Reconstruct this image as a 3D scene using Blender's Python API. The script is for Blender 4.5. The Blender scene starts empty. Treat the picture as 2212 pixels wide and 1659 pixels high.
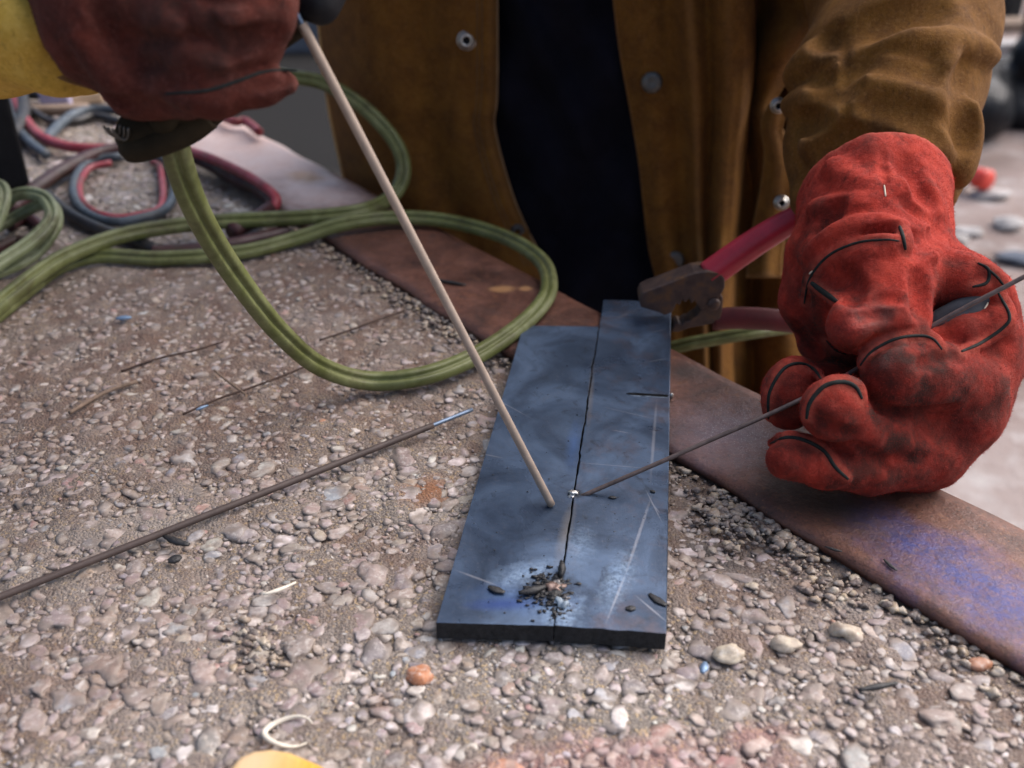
import bpy, bmesh, math, random
import numpy as np
from mathutils import Vector, Matrix
from mathutils.bvhtree import BVHTree

random.seed(7); RNG = np.random.default_rng(11)
SC = bpy.context.scene
COL = SC.collection

# ------------------------------------------------------------------ camera
PITCH = math.radians(30.0); CAMH = 0.40
F = 2200.0; CX, CY = 1106.0, 829.5            # focal length and centre in photo units (2212 wide)
CAM = np.array([0.0, 0.0, CAMH])
RT = np.array([1.0, 0, 0]); UP = np.array([0, math.sin(PITCH), math.cos(PITCH)]); FW = np.array([0, math.cos(PITCH), -math.sin(PITCH)])
cd = bpy.data.cameras.new('camera'); cam = bpy.data.objects.new('camera', cd); COL.objects.link(cam)
cam.location = CAM; cam.rotation_euler = (math.radians(90) - PITCH, 0, 0)
cd.sensor_width = 36.0; cd.lens = 36.0 * F / 2212.0; cd.clip_start = 0.01; cd.clip_end = 600
cd.dof.use_dof = True; cd.dof.focus_distance = 0.655; cd.dof.aperture_fstop = 5.6
SC.camera = cam

# ------------------------------------------------------------------ sky, sun, exposure
SUN_EL, SUN_AZ = math.radians(46), math.radians(66)      # azimuth clockwise from +Y (behind the welder, to the right)
w = bpy.data.worlds.new("World"); SC.world = w; w.use_nodes = True
wn = w.node_tree.nodes; wl = w.node_tree.links
sky = wn.new('ShaderNodeTexSky'); sky.sky_type = 'NISHITA'; sky.sun_disc = False
sky.sun_elevation = SUN_EL; sky.sun_rotation = SUN_AZ
sky.air_density = 1.0; sky.dust_density = 4.0; sky.ozone_density = 1.0
wl.new(sky.outputs[0], wn['Background'].inputs[0]); wn['Background'].inputs[1].default_value = 0.06
sl = bpy.data.lights.new('sun', 'SUN'); sl.energy = 1.5; sl.angle = math.radians(80); sl.color = (1, .955, .945)
so = bpy.data.objects.new('sun', sl); COL.objects.link(so)
sd = Vector((math.sin(SUN_AZ) * math.cos(SUN_EL), math.cos(SUN_AZ) * math.cos(SUN_EL), math.sin(SUN_EL)))
so.rotation_euler = sd.to_track_quat('Z', 'Y').to_euler()
so.location = sd * 5
vs = SC.view_settings
vs.view_transform = 'Standard'; vs.look = 'None'; vs.gamma = 1.0; vs.use_curve_mapping = False
vs.exposure = 1.70
SC.cycles.use_denoising = True
SC.cycles.max_bounces = 6

# ------------------------------------------------------------------ geometry helpers
def D(x, y, d):
    """point seen at photo position x, y at camera depth d"""
    return CAM + d * FW + RT * ((x - CX) / F * d) - UP * ((y - CY) / F * d)
def ray(x, y):
    r = FW + RT * ((x - CX) / F) - UP * ((y - CY) / F)
    return r
def G(x, y, z=0.0):
    r = ray(x, y); return CAM + r * ((z - CAMH) / r[2])
def PY(x, y, Y):
    r = ray(x, y); return CAM + r * (Y / r[1])
def project(P):
    P = np.asarray(P, float); q = P - CAM
    d = q @ FW
    return CX + F * (q @ RT) / d, CY - F * (q @ UP) / d, d

# frame of the flat bar along the slab's edge: s along, t across (towards the welder)
BD = np.array([0.612, -0.791]); BN = np.array([0.791, 0.612])
def ST(s, t, z=0.0):
    return np.array([BD[0] * s + BN[0] * t, BD[1] * s + BN[1] * t, z])

def wloc(o):
    v = Vector((0, 0, 0))
    while o is not None:
        v += o.location; o = o.parent
    return np.array(v)

def tag(o, label=None, cat=None, group=None, kind=None):
    for k, v in (('label', label), ('category', cat), ('group', group), ('kind', kind)):
        if v: o[k] = v
    return o

def thing(name, loc, label, cat, group=None):
    o = bpy.data.objects.new(name, None); COL.objects.link(o)
    o.location = Vector([float(c) for c in loc]); o.empty_display_size = .02
    return tag(o, label, cat, group)

def obj(name, verts, faces, m, parent=None, smooth=True, loc=None):
    """one mesh object out of world coordinates"""
    V = np.asarray(verts, float).reshape(-1, 3)
    if parent is not None:
        L = wloc(parent)
        org = V.mean(0) if loc is None else np.asarray(loc, float)
        rel = org - L
    else:
        org = np.array([V[:, 0].mean(), V[:, 1].mean(), V[:, 2].min()]) if loc is None else np.asarray(loc, float)
        rel = org
    me = bpy.data.meshes.new(name)
    V = V - org
    if isinstance(faces, np.ndarray):
        n, k = faces.shape
        me.vertices.add(len(V)); me.vertices.foreach_set('co', V.astype(np.float32).ravel())
        me.loops.add(n * k); me.loops.foreach_set('vertex_index', faces.astype(np.int32).ravel())
        me.polygons.add(n); me.polygons.foreach_set('loop_start', np.arange(0, n * k, k, dtype=np.int32))
        me.update(calc_edges=True)
    else:
        me.from_pydata([tuple(v) for v in V], [], [tuple(f) for f in faces])
    if smooth:
        me.polygons.foreach_set('use_smooth', np.ones(len(me.polygons), bool))
    if m: me.materials.append(m)
    me.update()
    o = bpy.data.objects.new(name, me); COL.objects.link(o)
    o.location = Vector([float(c) for c in rel])
    if parent is not None: o.parent = parent
    return o

def fixn(o):
    bm = bmesh.new(); bm.from_mesh(o.data); bmesh.ops.recalc_face_normals(bm, faces=bm.faces); bm.to_mesh(o.data); bm.free(); return o

def bevel(o, wd=.001, seg=2, ang=35):
    b = o.modifiers.new('bevel', 'BEVEL'); b.width = wd; b.segments = seg; b.limit_method = 'ANGLE'; b.angle_limit = math.radians(ang)
    return o

def smooth_path(pts, n):
    """Catmull-Rom through points, n samples, roughly even"""
    P = np.asarray(pts, float)
    P = np.vstack([2 * P[0] - P[1], P, 2 * P[-1] - P[-2]])
    out = []
    m = len(P) - 3
    for i in range(m):
        p0, p1, p2, p3 = P[i:i + 4]
        for t in np.linspace(0, 1, 24, endpoint=False):
            out.append(.5 * ((2 * p1) + (p2 - p0) * t + (2 * p0 - 5 * p1 + 4 * p2 - p3) * t * t + (3 * p1 - p0 - 3 * p2 + p3) * t ** 3))
    out.append(P[-2]); out = np.array(out)
    L = np.r_[0, np.cumsum(np.linalg.norm(np.diff(out, axis=0), axis=1))]
    q = np.linspace(0, L[-1], n)
    return np.stack([np.interp(q, L, out[:, k]) for k in range(out.shape[1])], 1)

def sweep(path, prof, ref=None, caps=True, scale=None):
    """sweep a closed 2-D profile (wide axis first) along a path; ref(p) gives the direction the flat side faces"""
    P = np.asarray(path, float); n = len(P); k = len(prof)
    T = np.gradient(P, axis=0); T /= np.linalg.norm(T, axis=1)[:, None] + 1e-12
    V = []; prev = None
    for i in range(n):
        t = T[i]
        if ref is None:
            if prev is None:
                a = np.cross(t, [0, 0, 1.0])
                if np.linalg.norm(a) < 1e-3: a = np.cross(t, [1.0, 0, 0])
            else:
                a = prev - t * (prev @ t)
        else:
            a = np.cross(t, ref(P[i], i / (n - 1)))
            if prev is not None and a @ prev < 0 : a = -a
        a /= np.linalg.norm(a) + 1e-12; prev = a
        b = np.cross(t, a)
        s = 1 if scale is None else scale(i / (n - 1))
        for (x, y) in prof:
            V.append(P[i] + (a * x + b * y) * s)
    Fc = []
    for i in range(n - 1):
        for j in range(k):
            j2 = (j + 1) % k
            Fc.append((i * k + j, i * k + j2, (i + 1) * k + j2, (i + 1) * k + j))
    if caps:
        c0 = len(V); V.append(P[0]); c1 = len(V); V.append(P[-1])
        for j in range(k):
            j2 = (j + 1) % k
            Fc.append((c0, j2, j)); Fc.append((c1, (n - 1) * k + j, (n - 1) * k + j2))
    return np.array(V), Fc

def circ(r, k=10):
    return [(r * math.cos(2 * math.pi * i / k), r * math.sin(2 * math.pi * i / k)) for i in range(k)]

def tube(name, pts, r, m, parent=None, n=None, k=10, scale=None):
    n = n or max(12, len(pts) * 8)
    V, Fc = sweep(smooth_path(pts, n) if len(pts) > 2 else np.linspace(pts[0], pts[1], n), circ(r, k), scale=scale)
    return obj(name, V, Fc, m, parent)

def lathe(origin, axis, prof, k=20):
    a = np.asarray(axis, float); a /= np.linalg.norm(a)
    u = np.cross(a, [0, 0, 1.0]);
    if np.linalg.norm(u) < 1e-3: u = np.cross(a, [1.0, 0, 0])
    u /= np.linalg.norm(u); v = np.cross(a, u)
    V = []; Fc = []
    for (h, r) in prof:
        for j in range(k):
            t = 2 * math.pi * j / k
            V.append(np.asarray(origin) + a * h + (u * math.cos(t) + v * math.sin(t)) * r)
    for i in range(len(prof) - 1):
        for j in range(k):
            j2 = (j + 1) % k
            Fc.append((i * k + j, (i + 1) * k + j, (i + 1) * k + j2, i * k + j2))
    Fc.append(tuple(range(k))); Fc.append(tuple(range((len(prof) - 1) * k, len(prof) * k))[::-1])
    return np.array(V), Fc

def box(c, ax, ay, az):
    c, ax, ay, az = [np.asarray(v, float) for v in (c, ax, ay, az)]
    V = [c + sx * ax + sy * ay + sz * az for sz in (-1, 1) for sy in (-1, 1) for sx in (-1, 1)]
    return np.array(V), [(0, 2, 3, 1), (4, 5, 7, 6), (0, 1, 5, 4), (2, 6, 7, 3), (0, 4, 6, 2), (1, 3, 7, 5)]

def extrude_poly(poly, off):
    """closed prism: polygon (list of 3-D points) swept by vector off"""
    P = np.asarray(poly, float); n = len(P)
    V = np.vstack([P, P + np.asarray(off, float)])
    Fc = [tuple(range(n)), tuple(range(n, 2 * n))[::-1]]
    for i in range(n):
        j = (i + 1) % n
        Fc.append((i, i + n, j + n, j))
    return V, Fc

class WaveNoise:
    """smooth noise out of random sines"""
    def __init__(s, seed, freq, n=18):
        r = np.random.default_rng(seed)
        d = r.normal(size=(n, 3)); d /= np.linalg.norm(d, axis=1)[:, None]
        s.k = d * freq * r.uniform(.6, 1.5, n)[:, None] * 2 * math.pi; s.p = r.uniform(0, 6.28, n); s.n = n
    def __call__(s, P):
        P = np.asarray(P, np.float32)
        o = np.zeros(P.shape[:-1], np.float32)
        for k, p in zip(s.k, s.p):
            o += np.sin(P @ k.astype(np.float32) + np.float32(p))
        return o / math.sqrt(s.n / 2)

# ------------------------------------------------------------------ smooth solids (signed distance) for gloves and sleeves
def seg_d(P, a, b, ra, rb):
    ab = b - a; L2 = max(float(ab @ ab), 1e-12)
    q = P - a
    t = np.clip((q @ ab) / L2, 0, 1)
    return np.linalg.norm(q - t[..., None] * ab, axis=-1) - (ra + t * (rb - ra))

class Solid:
    def __init__(s): s.pr = []; s.post = []
    def cap(s, a, b, ra, rb=None, k=.012, sub=False):
        s.pr.append((np.asarray(a, np.float32), np.asarray(b, np.float32), ra, ra if rb is None else rb, k, sub)); return s
    def chain(s, pts, k=.012, sub=False):
        """pts: (x, y, depth, radius in photo units)"""
        for p, q in zip(pts[:-1], pts[1:]):
            s.cap(D(*p[:3]), D(*q[:3]), p[3] * p[2] / F, q[3] * q[2] / F, k, sub)
        return s
    def ev(s, P):
        d = np.full(P.shape[:-1], 1.0, np.float32)
        for (a, b, ra, rb, k, sub) in s.pr:
            dd = seg_d(P, a, b, ra, rb)
            d = s._mix(d, dd, k, sub)
        for f in s.post: d = f(P, d)
        return d
    @staticmethod
    def _mix(d, dd, k, sub):
        if sub:
            h = np.maximum(k - np.abs(d + dd), 0) / k
            return np.maximum(d, -dd) + h * h * k * .25
        h = np.maximum(k - np.abs(d - dd), 0) / k
        return np.minimum(d, dd) - h * h * k * .25
    def trace(s, XY, d0=.35):
        """camera depth at which the view through each photo point meets the solid (nan: misses)"""
        R = np.array([ray(x, y) for x, y in XY]); d = np.full(len(R), d0); live = np.ones(len(R), bool)
        for _ in range(70):
            v = s.ev((CAM + R[live] * d[live, None]).astype(np.float32))
            k = np.nonzero(live)[0]
            d[k] += np.where(v < .0004, 0, np.maximum(v * .8, .0004)); live[k[(v < .0004) | (d[k] > 1.6)]] = False
            if not live.any(): break
        d[(d > 1.6)] = np.nan
        return d
    def ridge(s, pts, rad, raise_, k=.012, sub=False, dflt=.7):
        """a fold (or crease) following photo points on the surface; rad, raise_ in metres"""
        P = smooth_path(pts, max(6, len(pts) * 3)); C = s.trace(P); last = dflt
        for q in range(len(C)):
            if np.isnan(C[q]): C[q] = last
            last = C[q]
        if len(C) > 5:
            C = np.convolve(np.pad(C, 2, 'edge'), np.ones(5) / 5, 'valid')
        new = []
        for i, ((x, y), d) in enumerate(zip(P, C)):
            e = math.sin(math.pi * min(1, max(0, (i + .6) / (len(P) + .2)))) ** .5
            new.append((D(x, y, d + (rad - raise_ if not sub else -rad + raise_)), rad * (.55 + .45 * e)))
        for (a, ra), (b, rb) in zip(new[:-1], new[1:]): s.cap(a, b, ra, rb, k, sub)
        return s
    def mesh(s, h):
        pad = .45 * max(p[4] for p in s.pr)
        lo = np.min([np.minimum(a - ra, b - rb) for a, b, ra, rb, k, sub in s.pr if not sub], axis=0) - 4 * h - pad
        hi = np.max([np.maximum(a + ra, b + rb) for a, b, ra, rb, k, sub in s.pr if not sub], axis=0) + 4 * h + pad
        n = np.ceil((hi - lo) / h).astype(int) + 1
        ax = [(lo[i] + h * np.arange(n[i])).astype(np.float32) for i in range(3)]
        d = np.full(tuple(n), 1.0, np.float32)
        for (a, b, ra, rb, k, sub) in s.pr:
            m = k + max(ra, rb) + 5 * h
            l = np.minimum(a, b) - m; u = np.maximum(a, b) + m
            i0 = np.clip(np.floor((l - lo) / h).astype(int), 0, n); i1 = np.clip(np.ceil((u - lo) / h).astype(int) + 1, 0, n)
            if (i1 <= i0).any(): continue
            sl = tuple(slice(i0[i], i1[i]) for i in range(3))
            P = np.stack(np.meshgrid(ax[0][sl[0]], ax[1][sl[1]], ax[2][sl[2]], indexing='ij'), -1)
            d[sl] = s._mix(d[sl], seg_d(P, a, b, ra, rb), k, sub)
        if s.post:
            near = np.abs(d) < .02
            idx = np.nonzero(near)
            P = np.stack([ax[i][idx[i]] for i in range(3)], -1)
            v = d[idx]
            for f in s.post: v = f(P, v)
            d[idx] = v
            # cut planes reach further than the thin band
            if hasattr(s, 'cut'):
                idx = np.nonzero(~near & (d < 0)); P = np.stack([ax[i][idx[i]] for i in range(3)], -1)
                d[idx] = s.cut(P, d[idx])
        return surface_nets(d, lo, h)

def surface_nets(f, lo, h):
    f = f.astype(np.float32); s = f < 0
    nx, ny, nz = f.shape
    off = [(i, j, k) for i in (0, 1) for j in (0, 1) for k in (0, 1)]
    def cr(a, o): return a[o[0]:nx - 1 + o[0], o[1]:ny - 1 + o[1], o[2]:nz - 1 + o[2]]
    cnt = sum(cr(s, o).astype(np.int8) for o in off)
    cells = np.nonzero((cnt > 0) & (cnt < 8))
    C = np.stack(cells, -1)
    fv = np.stack([f[C[:, 0] + o[0], C[:, 1] + o[1], C[:, 2] + o[2]] for o in off], -1)
    acc = np.zeros((len(C), 3)); num = np.zeros(len(C))
    for a in range(8):
        for b in range(a + 1, 8):
            oa, ob = np.array(off[a]), np.array(off[b])
            if np.abs(oa - ob).sum() != 1: continue
            x = (fv[:, a] < 0) != (fv[:, b] < 0)
            t = fv[x, a] / (fv[x, a] - fv[x, b])
            acc[x] += oa + t[:, None] * (ob - oa); num[x] += 1
    V = lo + h * (C + acc / num[:, None])
    idx = np.full((nx - 1, ny - 1, nz - 1), -1, np.int64); idx[cells] = np.arange(len(C))
    Q = []
    for axis in range(3):
        A = [slice(1, -1)] * 3; B = [slice(1, -1)] * 3
        A[axis] = slice(0, -1); B[axis] = slice(1, None)
        e = s[tuple(A)] != s[tuple(B)]
        I = np.stack(np.nonzero(e), -1) + 1; I[:, axis] -= 1
        if not len(I): continue
        flip = s[I[:, 0], I[:, 1], I[:, 2]]
        o1, o2 = [(1, 2), (2, 0), (0, 1)][axis]
        def at(d1, d2):
            J = I.copy(); J[:, o1] -= d1; J[:, o2] -= d2
            return idx[J[:, 0], J[:, 1], J[:, 2]]
        q = np.stack([at(0, 0), at(1, 0), at(1, 1), at(0, 1)], -1)
        q[~flip] = q[~flip][:, ::-1]
        Q.append(q)
    Q = np.vstack(Q); Q = Q[(Q >= 0).all(1)]
    return V, Q

def bvh_of(V, Q):
    return BVHTree.FromPolygons([Vector(v) for v in V], [tuple(int(i) for i in q) for q in Q])

def on_surface(bv, pts, n, lift=.0, dflt=.65):
    """points on a surface met by the view through photo points"""
    out = []; last = dflt; ds = []
    P = smooth_path(pts, n)
    for x, y in P:
        r = Vector(ray(x, y)); hit = bv.ray_cast(Vector(CAM), r.normalized())
        if hit[0] is not None: last = float((np.array(hit[0]) - CAM) @ FW)
        ds.append(last)
    ds = np.array(ds)
    if n > 6: ds = np.convolve(np.pad(ds, 1, 'edge'), np.ones(3) / 3, 'valid')
    return np.array([D(x, y, d - lift) for (x, y), d in zip(P, ds)])

# ------------------------------------------------------------------ node helper
class M:
    def __init__(s, name):
        s.m = bpy.data.materials.new(name); s.m.use_nodes = True; s.t = s.m.node_tree
        s.b = s.t.nodes['Principled BSDF']; s._pos = None
    def put(s, inp, v):
        if isinstance(v, bpy.types.NodeSocket): s.t.links.new(v, inp)
        elif isinstance(v, (tuple, list)) and len(v) == 3 and inp.type == 'RGBA': inp.default_value = (*v, 1)
        else: inp.default_value = v
    def node(s, t): return s.t.nodes.new(t)
    def pos(s):
        if s._pos is None: s._pos = s.node('ShaderNodeNewGeometry').outputs['Position']
        return s._pos
    def noise(s, scale, detail=4, rough=.55, vec=None, dist=0, out='Fac'):
        n = s.node('ShaderNodeTexNoise'); s.put(n.inputs['Vector'], vec or s.pos())
        n.inputs['Scale'].default_value = scale; n.inputs['Detail'].default_value = detail
        n.inputs['Roughness'].default_value = rough; n.inputs['Distortion'].default_value = dist
        return n.outputs[out]
    def voro(s, scale, feat='F1', out='Distance', vec=None, rand=1.0):
        n = s.node('ShaderNodeTexVoronoi'); n.feature = feat; s.put(n.inputs['Vector'], vec or s.pos())
        n.inputs['Scale'].default_value = scale; n.inputs['Randomness'].default_value = rand
        return n.outputs[out]
    def ramp(s, fac, stops):
        n = s.node('ShaderNodeValToRGB'); s.put(n.inputs[0], fac)
        e = n.color_ramp.elements
        while len(e) < len(stops): e.new(.5)
        for el, (p, c) in zip(e, stops):
            el.position = p; el.color = (*c, 1) if isinstance(c, (tuple, list)) else (c, c, c, 1)
        return n.outputs[0]
    def mix(s, fac, a, b, mode='MIX'):
        n = s.node('ShaderNodeMix'); n.data_type = 'RGBA'; n.blend_type = mode
        s.put(n.inputs[0], fac); s.put(n.inputs[6], a); s.put(n.inputs[7], b); return n.outputs[2]
    def ma(s, op, a, b=0.0, c=None, clamp=False):
        n = s.node('ShaderNodeMath'); n.operation = op; n.use_clamp = clamp
        s.put(n.inputs[0], a); s.put(n.inputs[1], b)
        if c is not None: s.put(n.inputs[2], c)
        return n.outputs[0]
    def mr(s, v, a, b, c=0.0, d=1.0):
        n = s.node('ShaderNodeMapRange'); n.clamp = True
        s.put(n.inputs[0], v)
        for i, x in enumerate((a, b, c, d)): n.inputs[i + 1].default_value = x
        return n.outputs[0]
    def vm(s, op, a, b):
        n = s.node('ShaderNodeVectorMath'); n.operation = op
        s.put(n.inputs[0], a); s.put(n.inputs[1], b)
        return n.outputs['Value'] if op in ('LENGTH', 'DOT_PRODUCT') else n.outputs[0]
    def blob(s, c, r, rot=0.0, soft=.5, nz=.5, nscale=60):
        """1 inside an uneven patch round c with radii r, 0 outside"""
        mp = s.node('ShaderNodeMapping'); mp.vector_type = 'TEXTURE'
        s.put(mp.inputs[0], s.pos()); mp.inputs[1].default_value = tuple(float(v) for v in c)
        mp.inputs[2].default_value = (0, 0, rot); mp.inputs[3].default_value = r
        L = s.vm('LENGTH', mp.outputs[0], (0, 0, 0))
        if nz: L = s.ma('ADD', L, s.ma('MULTIPLY', s.ma('SUBTRACT', s.noise(nscale, 5, .65), .5), nz * 2))
        return s.mr(L, 1 + soft * .3, 1 - soft, 0, 1)
    def line(s, p, q, w, nz=.3, nscale=400, lo=.0):
        """1 on a thin scratch from p to q"""
        p = np.asarray(p); q = np.asarray(q); c = (p + q) / 2; L = np.linalg.norm(q - p) / 2
        return s.blob((c[0], c[1], c[2]), (float(L), w, .05), math.atan2(q[1] - p[1], q[0] - p[0]), .6, nz, nscale)
    def attr(s, name, out='Color'):
        n = s.node('ShaderNodeAttribute'); n.attribute_name = name; return n.outputs[out]
    def bump(s, h, strength=.3, dist=.001, normal=None):
        n = s.node('ShaderNodeBump'); s.put(n.inputs['Height'], h); n.inputs['Strength'].default_value = strength
        n.inputs['Distance'].default_value = dist
        if normal is not None: s.put(n.inputs['Normal'], normal)
        return n.outputs[0]
    def set(s, base=None, rough=None, metal=None, spec=None, normal=None, sheen=None, sss=None):
        b = s.b.inputs
        if base is not None: s.put(b['Base Color'], base)
        if rough is not None: s.put(b['Roughness'], rough)
        if metal is not None: s.put(b['Metallic'], metal)
        if spec is not None: s.put(b['Specular IOR Level'], spec)
        if normal is not None: s.put(b['Normal'], normal)
        if sheen is not None:
            b['Sheen Weight'].default_value = sheen[0]; b['Sheen Roughness'].default_value = .5; b['Sheen Tint'].default_value = (*sheen[1], 1)
        return s.m

def simple(name, col, rough=.6, metal=0.0, spec=.5, var=.25, scale=40, bstr=.15, bscale=300, bdist=.0006):
    m = M(name)
    n = m.noise(scale, 5, .6)
    c = m.mix(m.mr(n, .3, .7), tuple(x * (1 - var) for x in col), tuple(min(1, x * (1 + var)) for x in col))
    return m.set(c, rough, metal, spec, m.bump(m.noise(bscale, 4, .6), bstr, bdist))

# ------------------------------------------------------------------ materials
def grime(m):
    """brown film trodden into the slab, in patches"""
    a = m.blob(G(430, 800), (.42, .25, 1), .3, .6, .55, 9)
    b = m.blob(G(1720, 1180), (.13, .17, 1), .2, .6, .5, 14)
    c = m.blob(G(110, 1490), (.10, .05, 1), .1, .6, .6, 22)
    d = m.blob(G(620, 600), (.50, .14, 1), .2, .6, .5, 12)
    e = m.blob(G(2050, 1560), (.10, .06, 1), .1, .6, .6, 20)
    h_ = m.blob(G(300, 1330), (.20, .10, 1), .2, .7, .6, 14)
    a = m.ma('MAXIMUM', a, m.ma('MULTIPLY', h_, .7))
    f = m.blob(G(150, 860), (.24, .17, 1), .2, .6, .5, 9)
    g = m.blob(G(900, 1190), (.06, .035, 1), .2, .7, .6, 30)
    v = m.ma('MAXIMUM', m.ma('MAXIMUM', a, f), m.ma('MAXIMUM', g, b))
    v = m.ma('MAXIMUM', v, m.ma('MAXIMUM', b, m.ma('MAXIMUM', c, m.ma('MAXIMUM', d, e))))
    n = m.mr(m.noise(45, 6, .62), .38, .62)
    n2 = m.mr(m.noise(11, 5, .62), .44, .60, 0, .85)
    return m.ma('MAXIMUM', m.ma('MULTIPLY', v, m.mr(n, 0, 1, .5, 1)), m.ma('MULTIPLY', n2, n))

def red_paint(m):
    p = m.blob(G(1330, 1665), (.095, .022, 1), .05, .5, .7, 40)
    q = m.blob(G(1640, 1590), (.02, .010, 1), .3, .5, .6, 60)
    return m.ma('MAXIMUM', p, q)

def make_cement():
    m = M('exposed_aggregate_cement')
    sand = m.noise(900, 3, .7)
    g = m.voro(650, out='Color')
    base = m.ramp(m.noise(95, 8, .72), [(.3, (.115, .092, .076)), (.5, (.205, .170, .145)), (.72, (.32, .275, .24))])
    base = m.mix(m.mr(sand, .5, .7, 0, .7), base, (.50, .46, .40))
    base = m.mix(m.mr(sand, .46, .30, 0, .75), base, (.085, .07, .058))
    gr = m.node('ShaderNodeSeparateColor'); m.put(gr.inputs[0], g)
    base = m.mix(m.mr(gr.outputs[1], 0, 1, .0, .6), base, m.mix(gr.outputs[2], (.085, .066, .053), (.37, .32, .28)))
    base = m.mix(m.mr(gr.outputs[0], .82, .9, 0, .6), base, (.50, .36, .19))
    d = grime(m)
    base = m.mix(m.ma('MULTIPLY', d, .92), base, m.mix(m.noise(160, 5, .7), (.078, .041, .028), (.20, .118, .086)))
    base = m.mix(m.mr(m.noise(7, 5, .65), .50, .68, 0, .40), base, (.42, .37, .335))
    rust = m.blob(G(925, 1060), (.022, .02, 1), 0, .7, .6, 120)
    base = m.mix(m.ma('MULTIPLY', rust, .75), base, (.26, .095, .03))
    base = m.mix(m.ma('MULTIPLY', red_paint(m), .38), base, (.40, .16, .15))
    dark_patch = m.blob(G(1560, 1200), (.03, .014, 1), -.6, .7, .6, 90)
    base = m.mix(m.ma('MULTIPLY', dark_patch, .7), base, (.05, .045, .045))
    bm_ = m.ma('ADD', m.ma('MULTIPLY', m.noise(260, 6, .7), .7), m.ma('SUBTRACT', m.ma('MULTIPLY', m.noise(1300, 3, .6), .3), m.ma('MULTIPLY', m.voro(520), .55)))
    return m.set(base, m.mr(d, 0, 1, .7, .42), 0, .5, m.bump(bm_, .9, .0028))
CEMENT = make_cement()

def make_pebble(use_attr):
    m = M('river_pebble_mix' if use_attr else 'river_pebble')
    if use_attr: tint = m.attr('tint')
    else: tint = m.node('ShaderNodeObjectInfo').outputs['Color']
    n = m.noise(190, 6, .68)
    c = m.mix(m.mr(n, .36, .66), m.mix(1.0, tint, (.62, .6, .6), 'MULTIPLY'), tint)
    c = m.mix(m.mr(m.noise(300, 6, .75), .50, .68, 0, .7), c, (.66, .62, .575))      # lime bloom
    c = m.mix(m.mr(m.noise(75, 3, .6), .60, .72, 0, .5), c, (.40, .30, .20))
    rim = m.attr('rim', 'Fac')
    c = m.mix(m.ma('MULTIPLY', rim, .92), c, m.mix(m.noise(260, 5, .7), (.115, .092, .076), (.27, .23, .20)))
    d = grime(m)
    c = m.mix(m.ma('MULTIPLY', d, m.mr(m.noise(140, 4, .65), .36, .62, .12, .80)), c, m.mix(m.noise(230, 4, .6), (.15, .092, .070), (.33, .24, .20)))
    c = m.mix(m.ma('MULTIPLY', red_paint(m), .2), c, (.42, .17, .16))
    return m.set(c, m.mr(n, .3, .7, .40, .62), 0, .5, m.bump(m.noise(500, 5, .65), .35, .0009))
PEBBLE = make_pebble(False); PEBBLES = make_pebble(True)

def make_bar():
    m = M('rusty_mill_steel')
    n = m.noise(22, 7, .65, dist=.6)
    base = m.ramp(n, [(.28, (.050, .024, .020)), (.45, (.105, .044, .032)), (.6, (.17, .072, .050)), (.75, (.10, .058, .052))])
    base = m.mix(m.mr(m.noise(150, 5, .7), .55, .75, 0, .7), base, (.26, .115, .05))
    base = m.mix(m.mr(m.noise(420, 3, .7), .30, .42, .7, 0), base, (.035, .025, .022))
    base = m.mix(m.mr(m.noise(330, 6, .8), .52, .64, 0, .75), base, (.030, .018, .014))
    base = m.mix(m.mr(m.voro(230), .20, .08, 0, .55), base, (.24, .10, .05))
    blue = m.ma('MAXIMUM', m.blob(G(2120, 1290), (.085, .034, 1), -.91, .8, .9, 38), m.blob(G(1960, 1190), (.045, .018, 1), -.91, .9, .9, 60))
    base = m.mix(m.ma('MULTIPLY', blue, m.mr(m.noise(230, 5, .75), .36, .58, .35, .95)), base, m.mix(m.noise(90, 6, .7), (.018, .024, .11), (.055, .065, .25)))
    lilac = m.blob(G(1560, 960), (.045, .05, 1), -.91, .8, .5, 60)
    base = m.mix(m.ma('MULTIPLY', lilac, .45), base, (.22, .19, .24))
    spark = m.ma('MULTIPLY', m.blob(G(1600, 950), (.05, .045, 1), -.91, .6, .4, 60), m.mr(m.voro(900), .22, .12))
    base = m.mix(m.ma('MULTIPLY', spark, .8), base, (.75, .74, .76))
    dark_patch = m.ma('MAXIMUM', m.blob(G(1800, 1110), (.05, .03, 1), -.91, .8, .4, 50), m.blob(G(1480, 820), (.02, .015, 1), 0, .7, .5, 50))  # dark patches below the glove and beside the right plate
    base = m.mix(m.ma('MULTIPLY', dark_patch, .7), base, (.03, .026, .025))
    sky_sheen = m.ma('MAXIMUM', m.blob(G(500, 330), (.24, .12, 1), -.91, .5, .25, 24), m.blob(G(690, 425), (.09, .06, 1), -.91, .6, .5, 30))  # sky reflected on the bar's far end, painted into the colour
    base = m.mix(m.ma('MULTIPLY', sky_sheen, .92), base, m.mix(m.noise(26, 4, .6), (.56, .35, .29), (.70, .60, .58)))
    orange = m.ma('MAXIMUM', m.blob(G(1085, 640), (.013, .008, 1), 0, .5, .3, 90), m.blob(G(1135, 640), (.007, .006, 1), 0, .5, .3, 90))
    orange = m.ma('MAXIMUM', orange, m.blob(G(660, 395), (.03, .02, 1), -.91, .7, .5, 40))
    base = m.mix(m.ma('MULTIPLY', orange, .7), base, (.50, .27, .12))
    return m.set(base, m.mr(m.noise(60, 5, .6), .3, .7, .36, .62), .25, .5, m.bump(m.ma('ADD', m.noise(200, 7, .75), m.ma('MULTIPLY', m.noise(50, 4, .6), .8)), .6, .0014))
BAR = make_bar()

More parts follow.
